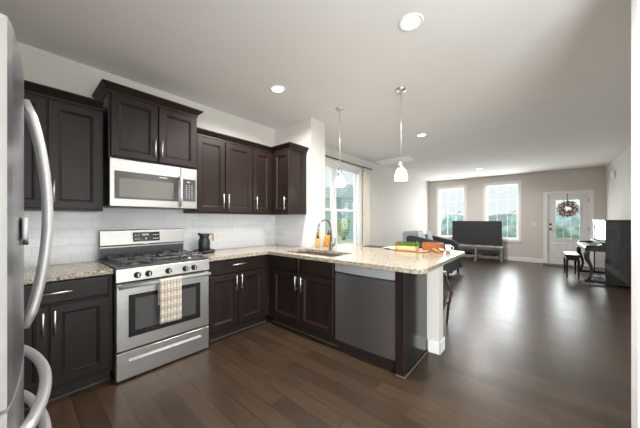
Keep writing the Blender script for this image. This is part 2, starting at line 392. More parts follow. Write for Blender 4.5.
# ------------------------------------------------------------------ windows and door
def window(name, axis, face, u0, u1, z0, z1, sashes, out, cas=.075, grid=None, depth=.16):
    """axis 'y': wall plane y=face, u=x.  axis 'x': plane x=face, u=y. out=+1 direction to outdoors. sashes: list of (u0,u1)"""
    def bx(mb, a, b, n0, n1, c, d, bev=0):
        n0, n1 = face+out*n0, face+out*n1
        return mb.box(a, b, n0, n1, c, d, bev) if axis == 'y' else mb.box(n0, n1, a, b, c, d, bev)
    fr = MB()
    bx(fr, u0-cas, u0-.0005, -.018, .0, z0-cas, z1+cas, .003); bx(fr, u1+.0005, u1+cas, -.018, 0, z0-cas, z1+cas, .003)
    bx(fr, u0, u1, -.018, 0, z1+.0005, z1+cas, .003)
    bx(fr, u0, u1, -.018, 0, z0-cas, z0-.0005, .003)
    t = .02
    bx(fr, u0, u0+t, 0, depth, z0, z1); bx(fr, u1-t, u1, 0, depth, z0, z1); bx(fr, u0+t, u1-t, 0, depth, z1-t, z1); bx(fr, u0+t, u1-t, 0, depth, z0, z0+t)
    for (a, b), (c, d) in zip(sashes, sashes[1:]): bx(fr, b, c, .065, .125, z0+t, z1-t)
    root = struct(name, fr, M['white'])
    zm = (z0+z1)/2-.03 if grid is None else grid[2]
    for a, b in sashes:
        for (c, d, n) in ((zm, z1-t, .10), (z0+t, zm+.02, .07)):
            s = MB(); q = .036
            bx(s, a, a+q, n, n+.03, c, d); bx(s, b-q, b, n, n+.03, c, d); bx(s, a+q, b-q, n, n+.03, d-q, d); bx(s, a+q, b-q, n, n+.03, c, c+q)
            if grid and c >= zm-.001:
                for i in range(1, grid[0]): u = a+(b-a)*i/grid[0]; bx(s, u-.007, u+.007, n+.008, n+.022, c+q, d-q)
                for i in range(1, grid[1]): z = c+(d-c)*i/grid[1]; bx(s, a+q, b-q, n+.008, n+.022, z-.007, z+.007)
            elif grid:
                for i in range(1, grid[0]): u = a+(b-a)*i/grid[0]; bx(s, u-.007, u+.007, n+.008, n+.022, c+q, d-q)
                for i in range(1, grid[1]): z = c+(d-c)*i/grid[1]; bx(s, a+q, b-q, n+.008, n+.022, z-.007, z+.007)
            so = s.build('sash', M['white'], root)
            g = MB(); bx(g, a+q, b-q, n+.012, n+.018, c+q, d-q); g.build('pane', M['glass'], so)
    return root
window('window_1', 'y', 0, *W1, [(.82, 1.63), (1.73, 2.54)], 1, grid=(1, 1, 1.50))
for i, (a, b, c, d) in enumerate(WF):
    window('window_%d' % (i+2), 'x', XF, a, b, c, d, [(a+.02, b-.02)], 1, grid=(3, 2, 1.50))
window('window_4', 'y', YB, *WB, [(-2.88, -2.03), (-1.97, -1.12)], -1, grid=(1, 1, 1.1))  # unseen window, added so fill light can enter the kitchen

window('window_5', 'y', YR, *WR, [(.12, 1.27), (1.33, 2.47), (2.53, 3.68)], -1, grid=(1, 1, 1.1), depth=.14)  # unseen wide glazing, invented to brighten the living room
window('window_6', 'x', XW, *WL, [(-5.73, -4.88), (-4.82, -3.97)], -1, grid=(1, 1, 1.2))  # unseen window, added as a fill source beyond the refrigerator
# front door
dr = struct('door_1', wall_holes('x', XF+.03, XF+.075, DOOR[0]+.005, DOOR[1]-.005, .02, 2.04, [(-4.095, -3.57, .745, 1.885)]), M['door_white'])
t = MB()
for (a, b, c, d) in ((-4.355, -4.2655, 0, 2.13), (-3.3995, -3.31, 0, 2.13), (-4.2655, -3.3995, 2.0455, 2.13)): t.box(XF-.018, XF-.0005, a, b, c, d, .003)
struct('trim_2', t, M['white'])
f = MB()
for (a, b, c, d) in ((-4.115, -4.08, .725, 1.905), (-3.585, -3.55, .725, 1.905), (-4.08, -3.585, 1.87, 1.905), (-4.08, -3.585, .725, .76)): f.box(XF+.018, XF+.0295, a, b, c, d, .003)
for i in (1, 2): y = -4.08+.495*i/3; f.box(XF+.03, XF+.045, y-.011, y+.011, .76, 1.87)
for i in (1, 2): z = .76+1.11*i/3; f.box(XF+.03, XF+.045, -4.08, -3.585, z-.011, z+.011)
f.build('glass_frame', M['door_white'], dr)
MB().box(XF+.05, XF+.056, -4.09, -3.575, .75, 1.88).build('pane', M['glass'], dr)
pn = MB()
for (a, b) in ((-4.15, -3.87), (-3.80, -3.52)): pn.loops([[(XF+.0295-n, a+i, .2+i), (XF+.0295-n, b-i, .2+i), (XF+.0295-n, b-i, .62-i), (XF+.0295-n, a+i, .62-i)] for i, n in ((0, 0), (.012, .008), (.03, .008), (.045, .003))], False)
pn.build('raised_panel', M['door_white'], dr)
MB().lathe([(.03, 0), (.03, -.012), (.022, -.02)], (XF+.0295, -3.47, 1.17), axis='x').build('deadbolt', M['rod'], dr)
MB().lathe([(.03, 0), (.03, -.008), (.012, -.015), (.012, -.04), (.028, -.05), (.03, -.065), (.015, -.075)], (XF+.0295, -3.47, 1.03), axis='x').build('door_knob', M['rod'], dr)
for z in (.25, 1.05, 1.85): MB().cyl((XF-.004, -4.262, z-.05), (XF-.004, -4.262, z+.05), .007).build('hinge', M['rod'], dr)

# ------------------------------------------------------------------ downlights, vent, pendants
def downlight(x, y, label, lamp=True):
    o = thing('recessed_light', label, 'ceiling light', (x, y, H), 'recessed ceiling lights')
    MB().lathe([(.060, -.0005), (.088, -.0005), (.088, -.004), (.078, -.008), (.064, -.006), (.060, -.0005)], (x, y, H), close=False).build('trim_ring', M['white'], o)
    MB().lathe([(.0595, -.001), (.0595, -.003)], (x, y, H)).build('light_lens', M['lens'], o)
    l = bpy.data.lights.new('downlight_lamp', 'AREA'); l.shape = 'DISK'; l.size = .13; l.energy = CAN_W; l.color = (1, .955, .935); l.spread = PI*.9
    lo = bpy.data.objects.new('downlight_lamp', l); COL.objects.link(lo); lo.location = (0, 0, -.012); lo.parent = o
downlight(-.82, -2.50, 'round recessed ceiling light nearest the camera, largest in view')
downlight(-.81, -1.02, 'round recessed ceiling light above the range and wall cabinets')
downlight(1.78, -1.69, 'round recessed ceiling light just beyond the pendant lamps')
downlight(5.83, -1.93, 'smallest recessed ceiling light, far off near the television wall')

v = thing('ceiling_vent', 'flat white return air grille on the ceiling near the dining window', 'vent', (3.27, -.57, H))
fr = MB()
for a in ((3.04, 3.5, -.98, -.94), (3.04, 3.5, -.2, -.16), (3.04, 3.08, -.94, -.2), (3.46, 3.5, -.94, -.2)): fr.box(*a, H-.028, H-.0005, .004)
fr.build('vent_frame', M['white'], v)
sl = MB()
for i in range(22): x = 3.09+i*.0172; sl.box(x, x+.011, -.94, -.2, H-.022, H-.002)
sl.build('louvres', M['white'], v)

def pendant(x, y, zb, label):
    o = thing('pendant_lamp', label, 'pendant lamp', (x, y, H), 'glass pendant lamps above the peninsula')
    MB().lathe([(.062, -.0005), (.062, -.008), (.05, -.022), (.012, -.03), (.012, -.04)], (x, y, H)).build('canopy', M['chrome'], o)
    MB().cyl((x, y, H-.03), (x, y, zb+.20), .0045, seg=10).build('rod', M['chrome'], o)
    MB().lathe([(.008, .215), (.02, .205), (.027, .175), (.030, .13), (.026, .126)], (x, y, zb)).build('socket_cap', M['chrome'], o)
    MB().lathe([(.028, .132), (.044, .122), (.057, .098), (.066, .055), (.071, .0), (.067, .0), (.062, .055), (.053, .096), (.040, .118), (.026, .127)], (x, y, zb), close=False).build('lamp_shade', M['shade'], o)
    MB().sphere((x, y, zb+.075), .026, (1, 1, 1.25)).build('bulb', M['bulb'], o)
    l = bpy.data.lights.new('pendant_light', 'POINT'); l.energy = PEND_W; l.shadow_soft_size = .03; l.color = (1, .93, .84)
    lo = bpy.data.objects.new('pendant_light', l); COL.objects.link(lo); lo.location = (0, 0, zb-.02-H); lo.parent = o
pendant(.05, -1.24, 1.735, 'slim rod pendant with bell glass shade hanging before the dining window')
pendant(.075, -2.05, 1.738, 'slim rod pendant with bell glass shade nearer the open end of the peninsula')

# ------------------------------------------------------------------ cabinetry
def frame_y(x0, y):     # run along +x, facing -y ; maps (u, n, z) -> world
    return lambda u, n, z: (x0+u, y-n, z)
def frame_x(y0, x):     # run along -y, facing -x
    return lambda u, n, z: (x-n, y0-u, z)
def panel_door(F, u0, u1, z0, z1, n0=.001, t=.02, rail=.058):
    mb = MB(); R = []
    for ins, n in ((0, n0), (0, n0+t-.003), (.003, n0+t), (rail-.002, n0+t), (rail+.002, n0+t-.005), (rail+.007, n0+t-.005), (rail+.016, n0+t-.013), (rail+.017, n0+t-.013)):
        R.append([F(u0+ins, n, z0+ins), F(u1-ins, n, z0+ins), F(u1-ins, n, z1-ins), F(u0+ins, n, z1-ins)])
    mb.loops(R); return mb
def slab_front(F, u0, u1, z0, z1, n0=.001, t=.02):
    R = []
    for ins, n in ((0, n0), (0, n0+t-.005), (.004, n0+t-.001), (.012, n0+t), (.013, n0+t)):
        R.append([F(u0+ins, n, z0+ins), F(u1-ins, n, z0+ins), F(u1-ins, n, z1-ins), F(u0+ins, n, z1-ins)])
    return MB().loops(R)
def pull(F, u, z, L, vert, n=.021, r=.006):
    mb = MB()
    if vert: e = [(u, z-L/2), (u, z+L/2)]; p = [(u, z-L/2+.025), (u, z+L/2-.025)]
    else: e = [(u-L/2, z), (u+L/2, z)]; p = [(u-L/2+.025, z), (u+L/2-.025, z)]
    mb.cyl(F(e[0][0], n+.03, e[0][1]), F(e[1][0], n+.03, e[1][1]), r, seg=10)
    for a in p: mb.cyl(F(a[0], n, a[1]), F(a[0], n+.03, a[1]), .0045, seg=8)
    return mb
def fbox(F, u0, u1, n0, n1, z0, z1, bev=0):
    a, b = F(u0, n0, z0), F(u1, n1, z1); return MB().box(a[0], b[0], a[1], b[1], a[2], b[2], bev)
def doors(root, F, specs):
    for sp in specs:
        kind, u0, u1, z0, z1, h = sp
        if kind == 'door':
            d = panel_door(F, u0, u1, z0, z1).build('door', M['espresso'], root)
            if h: pull(F, h[0], h[1], .17, True).build('handle', M['chrome'], d)
        else:
            d = slab_front(F, u0, u1, z0, z1).build('drawer' if h else 'false_front', M['espresso'], root)
            if h: pull(F, h[0], h[1], .175, False).build('handle', M['chrome'], d)
def base_cabinet(label, F, wd, depth, specs, group='espresso base cabinets', lo=0.0, ztop=.876):
    c = F(wd/2, -depth/2, 0); o = thing('base_cabinet', label, 'cabinet', (c[0], c[1], 0), group)
    fbox(F, lo, wd, -depth, 0, .10, ztop).build('carcass', M['espresso'], o)
    fbox(F, lo, wd, -depth+.02, -.07, .0, .0995).build('toe_kick', M['espresso_dark'], o)
    fbox(F, lo, wd, -.0695, -.056, 0, .015, .004).build('shoe_molding', M['shoe'], o)
    doors(o, F, specs); return o
def crown(x0, x1, yf, yb, zt, wl, wr, axis='y'):
    """crown molding around a wall cabinet box; wl / wr = return on that side"""
    mb = MB(); R = []
    for out, dz in ((.0005, -.005), (.006, -.005), (.006, .014), (.014, .022), (.040, .05), (.050, .056), (.050, .068), (.0, .068)):
        a, b = x0-(out if wl else 0), x1+(out if wr else 0)
        R.append([(a, yf-out, zt+dz), (b, yf-out, zt+dz), (b, yb, zt+dz), (a, yb, zt+dz)])
    return mb.loops(R)
def wall_cabinet(label, x0, x1, depth, z0, z1, specs, wl, wr, mwl=None):
    F = frame_y(x0, -depth); o = thing('wall_cabinet', label, 'cabinet', ((x0+x1)/2, -depth/2, z0), 'espresso wall cabinets')
    MB().box(x0, x1, -depth, -.013 if z0 < 1.43 else -.001, z0, z1-.006).build('carcass', M['espresso'], o)
    crown(x0, x1, -depth, -.013 if z0 < 1.43 else -.001, z1, wl, wr).build('crown_molding', M['espresso'], o)
    doors(o, F, [(k, a-x0, b-x0, c, d, (h[0]-x0, h[1]) if h else None) for k, a, b, c, d, h in specs]); return o
# wall cabinets, left to right
wall_cabinet('dark corner wall cabinet furthest left, half hidden behind the refrigerator', XW+.002, -2.862, .328, 1.378, 2.245, [('door', -3.15, -2.875, 1.392, 2.225, (-2.9, 1.52))], False, False)
wall_cabinet('dark two-door wall cabinet between the refrigerator and the microwave', -2.86, -2.186, .328, 1.378, 2.245,
             [('door', -2.85, -2.525, 1.392, 2.225, (-2.547, 1.522)), ('door', -2.515, -2.196, 1.392, 2.225, (-2.486, 1.522))], False, False)
wall_cabinet('taller raised two-door dark cabinet above the microwave', -2.162, -1.412, .40, 1.842, 2.405,
             [('door', -2.148, -1.793, 1.856, 2.388, (-1.818, 1.98)), ('door', -1.781, -1.426, 1.856, 2.388, (-1.762, 1.98))], True, True)
wall_cabinet('dark two-door wall cabinet right of the microwave, above the carafe', -1.396, -.667, .328, 1.378, 2.245,
             [('door', -1.386, -1.055, 1.392, 2.225, (-1.082, 1.522)), ('door', -1.045, -.677, 1.392, 2.225, (-1.018, 1.522))], False, False)
wall_cabinet('dark one-door wall cabinet filling the inner wall corner', -.665, -.013, .328, 1.378, 2.245,
             [('door', -.650, -.362, 1.392, 2.225, (-.612, 1.522))], False, False)
F = frame_x(-.3795, -.328)
o = thing('wall_cabinet', 'narrow one-door dark wall cabinet on the short side wall, facing the range', 'cabinet', (-.17, -.54, 1.378), 'espresso wall cabinets')
MB().box(-.328, -.013, -.700, -.3795, 1.378, 2.239).build('carcass', M['espresso'], o)
mb = MB(); R = []
for out, dz in ((.0005, -.005), (.006, -.005), (.006, .014), (.014, .022), (.040, .05), (.050, .056), (.050, .068), (0, .068)):
    R.append([(-.328-out, -.3795, 2.245+dz), (-.328-out, -.700-out, 2.245+dz), (-.013, -.700-out, 2.245+dz), (-.013, -.3795, 2.245+dz)])
mb.loops(R).build('crown_molding', M['espresso'], o)
doors(o, F, [('door', .015, .315, 1.392, 2.225, (.262, 1.522))])

# base cabinets
F = frame_y(-2.862, -.60)
base_cabinet('dark base cabinet with one drawer over two doors beside the refrigerator', F, .688, .598,
             [('drawer', .012, .664, .715, .864, (.36, .793)), ('door', .012, .330, .135, .70, (.305, .585)), ('door', .340, .664, .135, .70, (.362, .585))])
base_cabinet('dark corner base cabinet hidden behind the refrigerator at far left', frame_y(XW+.002, -.60), .634, .598, [('door', .36, .62, .135, .864, None)])
F = frame_y(-1.403, -.60)
base_cabinet('dark base cabinet with one wide drawer right of the range', F, .801, .598,
             [('drawer', .015, .715, .715, .864, (.358, .806)), ('door', .015, .348, .135, .70, (.322, .60)), ('door', .362, .715, .135, .70, (.388, .60))])
F = frame_x(-.6015, -.60)
base_cabinet('dark sink base cabinet with two false fronts and two doors', F, 1.055, .56,
             [('false', .105, .555, .715, .864, None), ('false', .575, 1.035, .715, .864, None), ('door', .105, .555, .135, .70, (.522, .585)), ('door', .575, 1.035, .135, .70, (.612, .585))], lo=0.0)
# end panel of the peninsula
o = thing('end_panel', 'glossy dark end panel closing the peninsula beside the dishwasher', 'cabinet panel', (-.33, -2.33, 0))
MB().box(-.60, -.047, -2.367, -2.345, .0, .8755).build('side_panel', M['espresso_gloss'], o)
MB().box(-.622, -.6005, -2.367, -2.292, .0, .8755, .002).build('corner_stile', M['espresso'], o)
MB().box(-.60, -.578, -2.3445, -2.292, .0, .8755).build('filler', M['espresso'], o)
MB().box(-.636, -.047, -2.381, -2.3675, 0, .018, .004).box(-.636, -.6225, -2.3675, -2.30, 0, .018, .004).build('shoe_molding', M['shoe'], o)

# countertops
def slab_poly(poly, z0, z1, hole=None):
    bm = bmesh.new(); out = []
    def loop(pts, z): 
        vs_ = [bm.verts.new((x, y, z)) for x, y in pts]; es = [bm.edges.new((vs_[i], vs_[(i+1) % len(vs_)])) for i in range(len(vs_))]; return vs_, es
    for z in (z0, z1):
        A, ea = loop(poly, z); E_ = ea; Hh = None
        if hole: Hh, eh = loop(hole, z); E_ = ea+eh
        bmesh.ops.triangle_fill(bm, use_beauty=True, use_dissolve=False, edges=E_); out.append((A, Hh))
    for k in (0, 1):
        a, b = out[0][k], out[1][k]
        if a is None: continue
        for i in range(len(a)): bm.faces.new((a[i], a[(i+1) % len(a)], b[(i+1) % len(a)], b[i]))
    mb = MB(); mb.bm.free(); mb.bm = bm; return mb
def arc(cx, cy, r, a0, a1, n=8): return [(cx+r*math.cos(math.radians(a0+(a1-a0)*i/n)), cy+r*math.sin(math.radians(a0+(a1-a0)*i/n))) for i in range(n+1)]
ZC0, ZC1 = .877, .914
o = slab_poly([(XW+.002, -.645), (-2.175, -.645), (-2.175, -.0125), (XW+.002, -.0125)], ZC0, ZC1).build('countertop', M['granite']); soften(o, .005)
tag(o, 'speckled beige granite countertop between the refrigerator and range', 'countertop')
XC = .88; YC = -2.53
poly = [(-1.398, -.0125), (-1.398, -.645), (-.655, -.645)] + arc(-.655+.09, YC+.09, .09, 180, 270) + arc(XC-.05, YC+.05, .05, 270, 360) + [(XC, -.7755), (-.0125, -.7755), (-.0125, -.0125)]
def rrect(x0, x1, y0, y1, r): return arc(x1-r, y1-r, r, 0, 90, 5)+arc(x0+r, y1-r, r, 90, 180, 5)+arc(x0+r, y0+r, r, 180, 270, 5)+arc(x1-r, y0+r, r, 270, 360, 5)
SX0, SX1, SY0, SY1 = -.545, -.125, -1.575, -.775
o = slab_poly(poly, ZC0, ZC1, rrect(SX0, SX1, SY0, SY1, .06)).build('countertop', M['granite']); soften(o, .005)
tag(o, 'long speckled granite peninsula countertop with the sink set in it', 'countertop')

# sink: two bowls under the counter
o = thing('sink', 'double bowl stainless steel sink set into the granite peninsula', 'sink', (-.335, -1.17, .70))
def bowl(x0, x1, y0, y1, dep):
    mb = MB(); R = []
    for ins, z in ((-.012, ZC0-.0015), (.0, ZC0-.0015), (.006, ZC0-.02), (.014, ZC0-dep+.03), (.04, ZC0-dep)):
        R.append([(x, y, z) for x, y in rrect(x0+ins, x1-ins, y0+ins, y1-ins, .07)])
    return mb.loops(R, False, True)
ym = -1.185
s = MB()
soften(bowl(SX0-.004, SX1+.004, ym+.012, SY1+.004, .20).build('bowl', M['steel'], o), .001, 1)
soften(bowl(SX0-.004, SX1+.004, SY0-.004, ym-.012, .17).build('bowl', M['steel'], o), .001, 1)
for y in (-.98, -1.38): MB().lathe([(.04, .0), (.04, .004), (.02, .001)], (-.335, y, ZC0-(.1995 if y > -1.2 else .1695))).build('drain', M['chrome'], o)

# faucet
o = thing('faucet', 'tall gooseneck brushed nickel faucet behind the sink', 'faucet', (-.05, -1.17, ZC1))
MB().lathe([(.031, .0005), (.031, .008), (.024, .016), (.022, .09), (.018, .1)], (-.05, -1.17, ZC1)).build('faucet_body', M['chrome_dark'], o)
P_ = [(-.05, -1.17, .99), (-.05, -1.17, 1.19)] + [(-.05-.10+.10*math.cos(a), -1.17+.02*(1-math.cos(a)), 1.19+.11*math.sin(a)) for a in [PI*i/12 for i in range(1, 12)]] + [(-.252, -1.13, 1.19), (-.256, -1.13, 1.15)]
MB().tube(P_, .0125, 12).build('spout', M['chrome_dark'], o)
MB().tube([(-.256, -1.13, 1.165), (-.26, -1.13, 1.12), (-.262, -1.13, 1.07)], [.015, .0175, .016], 14).build('spray_head', M['chrome_dark'], o)
MB().tube([(-.05, -1.17, .965), (-.05, -1.215, .975), (-.05, -1.232, 1.0), (-.05, -1.240, 1.07)], [.011, .010, .008, .007], 10).build('lever_handle', M['chrome_dark'], o)

# soap bottle and board behind the faucet
o = thing('soap_bottle', 'amber soap bottle with a brown cap behind the faucet', 'bottle', (.275, -.87, ZC1))
mb = MB()
mb.loops([[(x, y, z) for x, y in rrect(.275-a, .275+a, -.87-a*.62, -.87+a*.62, a*.3)] for a, z in ((.052, ZC1+.0005), (.058, ZC1+.006), (.058, 1.045), (.046, 1.07), (.020, 1.083))])
mb.build('bottle_body', M['amber'], o)
MB().lathe([(.021, 1.0835), (.023, 1.09), (.023, 1.115), (.008, 1.12), (.008, 1.135)], (.275, -.87, 0)).build('cap', M['amber_dark'], o)
MB().tube([(.275, -.87, 1.13), (.275, -.87, 1.142), (.25, -.89, 1.146), (.235, -.90, 1.135)], .008, 10).build('pump_spout', M['amber_dark'], o)
o2 = MB().box(.085, .175, -.812, -.79, ZC1+.0005, 1.13, .008, 2).build('cutting_board', M['bamboo'])
tag(o2, 'small upright bamboo board leaning by the wall end behind the sink', 'cutting board')

# ------------------------------------------------------------------ dishwasher
o = thing('dishwasher', 'stainless steel dishwasher built into the peninsula', 'dishwasher', (-.33, -1.97, 0))
Y0, Y1 = -2.288, -1.66
MB().box(-.575, -.05, Y0+.004, Y1-.004, .11, .87).build('tub_body', M['black'], o)
prof = []
mb = MB(); n = 14; R = []
for i in range(n+1):
    y = Y0+(Y1-Y0)*i/n; bul = .012*(1-((i/n-.5)*2)**2)
    R.append((y, -.612-bul))
mb.prism([(x, y) for y, x in R]+[(-.576, Y1), (-.576, Y0)], 'z', .115, .775)
mb.build('door', M['steel_dark'], o)
mb = MB().prism([(x-.004, y) for y, x in R]+[(-.576, Y1), (-.576, Y0)], 'z', .792, .868); mb.build('control_strip', M['satin'], o)
MB().box(-.60, -.576, Y0, Y1, .7755, .7915).build('pocket_handle', M['black'], o)
MB().box(-.56, -.54, Y0, Y1, .0, .1095).build('kick_plate', M['espresso_dark'], o)

# ------------------------------------------------------------------ range
X0, X1 = -2.166, -1.408; YF = -.655
o = thing('gas_range', 'stainless steel gas range with black cooktop', 'range', ((X0+X1)/2, -.33, 0))
MB().box(X0, X1, YF+.035, -.06, .06, .905).build('body', M['black'], o)
for x in (X0+.05, X1-.05):
    for y in (-.58, -.12): MB().cyl((x, y, 0), (x, y, .06), .018).build('foot', M['black'], o)
# cooktop with raised rim
mb = MB(); R = []
for ins, z in ((0, .906), (0, .922), (.012, .926), (.022, .926), (.032, .917), (.05, .915)):
    R.append([(X0+ins, YF-.006+ins, z), (X1-ins, YF-.006+ins, z), (X1-ins, -.062-ins*.4, z), (X0+ins, -.062-ins*.4, z)])
mb.loops(R).build('cooktop', M['cooktop'], o)
bx = [(X0+.15, -.50), (X0+.15, -.19), ((X0+X1)/2, -.345), (X1-.15, -.50), (X1-.15, -.19)]
for x, y in bx:
    b = MB().lathe([(.055, .9155), (.055, .922), (.045, .928), (.036, .928)], (x, y, 0)).build('burner', M['burner'], o)
    MB().lathe([(.038, .9285), (.038, .936), (.03, .939)], (x, y, 0)).build('burner_cap', M['castiron'], b)
W3 = (X1-X0-.07)/3
for k in range(3):
    a = X0+.035+k*W3+.004; b = a+W3-.008; g = MB(); zt0, zt1 = .948, .962; y0, y1 = -.615, -.10
    for y in (y0, (y0+y1)/2-.006, y1-.012): g.box(a, b, y, y+.012, zt0, zt1, .003)
    for x in (a, b-.012): g.box(x, x+.012, y0, y1, zt0, zt1, .003)
    for yc in ((-.50, -.19) if k != 1 else (-.345,)):
        for dx, dy in ((1, 0), (-1, 0), (0, 1), (0, -1)):
            xm = (a+b)/2
            if dx: g.box(xm+dx*.03, xm+dx*(b-a)/2, yc-.005, yc+.005, zt0+.004, zt1+.006, .002)
            else: g.box(xm-.005, xm+.005, yc+dy*.03, yc+dy*.12, zt0+.004, zt1+.006, .002)
    for x in (a+.006, b-.006):
        for y in (y0+.01, y1-.01): g.cyl((x, y, .9165), (x, y, .95), .007, seg=8)
    g.build('grate', M['castiron'], o)
# control panel (slightly sloped) with knobs
mb = MB().prism([(YF+.034, .80), (YF-.018, .80), (YF-.008, .905), (YF+.034, .905)], 'x', X0, X1); cp = mb.build('control_panel', M['steel_h'], o); soften(cp, .004)
for x in (-2.022, -1.941, -1.786, -1.642, -1.560):
    c = (x, YF-.0145, .845)
    kb = MB().lathe([(.026, 0), (.026, -.006), (.021, -.008), (.019, -.028), (.016, -.031)], c, axis='y', seg=22).build('knob', M['matteblack'], o)
    MB().box(x-.004, x+.004, YF-.0495, YF-.0455, .83, .862, .001).build('knob_grip', M['chrome'], kb)
# oven door
d = MB()
R = []
D = lambda ins, y: [(X0+.002+ins, y, .245+ins), (X1-.002-ins, y, .245+ins), (X1-.002-ins, y, .79-ins), (X0+.002+ins, y, .79-ins)]
d.loops([D(0, YF+.034), D(0, YF-.004), D(.006, YF-.012)])
d = d.build('oven_door', M['steel_h'], o)
WX0, WX1, WZ0, WZ1 = -2.082, -1.500, .345, .69
MB().box(WX0, WX1, YF-.0155, YF-.0125, WZ0, WZ1, .002).build('window_border', M['blackglass'], d)
MB().box(WX0+.045, WX1-.045, YF-.0175, YF-.0158, WZ0+.05, WZ1-.035).build('window_glass', M['greyglass'], d)
hz = .768
MB().tube([(X0+.012, YF-.055, hz), (X1-.012, YF-.055, hz)], .016, 16).build('oven_handle', M['satin'], d)
for x in (X0+.03, X1-.03): MB().box(x-.014, x+.014, YF-.05, YF-.012, hz-.014, hz+.012, .004).build('handle_bracket', M['chrome'], d)
# storage drawer with recessed grip
dd = MB().loops([[(X0+.002+i, y, .012+i), (X1-.002-i, y, .012+i), (X1-.002-i, y, .232-i), (X0+.002+i, y, .232-i)] for i, y in ((0, YF+.034), (0, YF-.004), (.005, YF-.010))])
dd = dd.build('storage_drawer', M['steel_h'], o)
MB().prism([(YF-.0105, .172), (YF-.0105, .155), (YF-.019, .148), (YF-.022, .152), (YF-.016, .162)], 'x', X0+.085, X1-.085).build('drawer_grip', M['satin'], dd)
# backguard
bg = MB().prism([(-.014, .925), (-.058, .925), (-.058, 1.045), (-.080, 1.055), (-.062, 1.195), (-.052, 1.203), (-.014, 1.203)], 'x', X0+.002, X1-.002)
bg = bg.build('backguard', M['steel_h'], o); soften(bg, .003)
MB().box(X0+.004, X1-.004, -.0605, -.0585, .928, 1.032).build('vent_panel', M['cooktop'], bg)
T = Matrix.Translation((0, -.0735, 1.128)) @ Matrix.Rotation(-math.atan2(.018, .14), 4, 'X')
dp = MB().box(-1.905, -1.665, -.0035, -.0005, -.047, .047, mat=T).build('display_panel', M['blackglass'], o)
for cx in (-1.882, -1.858, -1.722, -1.702, -1.682):
    for cz in (-.022, .016): MB().box(cx-.006, cx+.006, -.0045, -.0037, cz-.005, cz+.005, mat=T).build('button', M['mark'], dp)
MB().box(-1.825, -1.765, -.0045, -.0037, .012, .03, mat=T).build('clock_window', M['mark'], dp)
MB().box(-1.80, -1.785, -.0045, -.0037, -.03, -.012, mat=T).build('button', M['mark'], dp)
MB().box(-1.815, -1.765, -.0835, -.0805, 1.053, 1.064, .001).build('badge', M['chrome'], bg)

# towel over the oven handle
TX0, TX1 = -1.876, -1.700; hy = YF-.055
path = [(hy+.023, .56)]+[(hy+.021, .768-.02*i) for i in range(8, -1, -1)]+[(hy+.0205*math.cos(a), hz+.0205*math.sin(a)) for a in [PI*i/8 for i in range(0, 9)]]+[(hy-.0215-.003*math.sin(i*.35), hz-.03*i) for i in range(1, 13)]
nx = 14; V = []; Fc = []
for j, (y, z) in enumerate(path):
    for i in range(nx+1):
        u = i/nx; down = max(0, (hz-z)); wv = .006*math.sin(u*9+.6)*min(1, down/.2) if y < hy else 0
        V.append((TX0+(TX1-TX0)*u, y-abs(wv), z-(.006*u if y < hy and z < .5 else 0)))
for j in range(len(path)-1):
    for i in range(nx): a = j*(nx+1)+i; Fc.append((a, a+1, a+nx+2, a+nx+1))
mb = MB(); mb.faces_from(V, Fc, True); tw = mb.build('dish_towel', M['plaid'])
sd = tw.modifiers.new('cloth', 'SOLIDIFY'); sd.thickness = .003; sd.offset = 0
tag(tw, 'beige plaid dish towel hanging over the oven handle', 'towel')

# ------------------------------------------------------------------ microwave
o = thing('microwave', 'stainless steel over-the-range microwave under the raised cabinet', 'microwave', (-1.787, -.2, 1.42))
MX0, MX1, MZ0, MZ1 = -2.155, -1.412, 1.421, 1.841
MB().box(MX0+.002, MX1-.002, -.375, -.014, MZ0+.004, MZ1).build('body', M['black'], o)
dr_ = MB().box(MX0, -1.578, -.405, -.3755, MZ0, MZ1-.0005, .004).build('door', M['steel_h'], o)
MB().box(-2.122, -1.60, -.4075, -.4052, 1.488, 1.733, .001).build('window_border', M['greyglass'], dr_)
MB().box(-2.088, -1.645, -.4092, -.4077, 1.508, 1.672).build('window', M['mwglass'], dr_)
MB().box(-1.775, -1.705, -.4083, -.4077, 1.708, 1.716).build('badge', M['mark'], dr_)
MB().tube([(-1.590, -.41, 1.735), (-1.590, -.435, 1.715), (-1.590, -.448, 1.64), (-1.590, -.45, 1.59), (-1.590, -.448, 1.54), (-1.590, -.435, 1.465), (-1.590, -.41, 1.445)], .0125, 12).build('handle', M['chrome'], dr_)
cp = MB().box(-1.5765, MX1, -.405, -.3755, MZ0, MZ1-.0005, .004).build('control_panel', M['steel_h'], o)
kp = MB().box(-1.555, -1.428, -.4075, -.4052, 1.495, 1.725, .001).build('keypad', M['greyglass'], o)
for r in range(7):
    for c in range(3): MB().box(-1.528+c*.028, -1.518+c*.028, -.4085, -.4077, 1.53+r*.021, 1.5355+r*.021).build('button', M['mark'], kp)
MB().box(-1.515, -1.49, -.4085, -.4077, 1.69, 1.70).build('clock_window', M['mark'], kp)
MB().box(MX0+.03, MX1-.03, -.36, -.06, MZ0-.004, MZ0+.0035).build('underside_grille', M['black'], o)

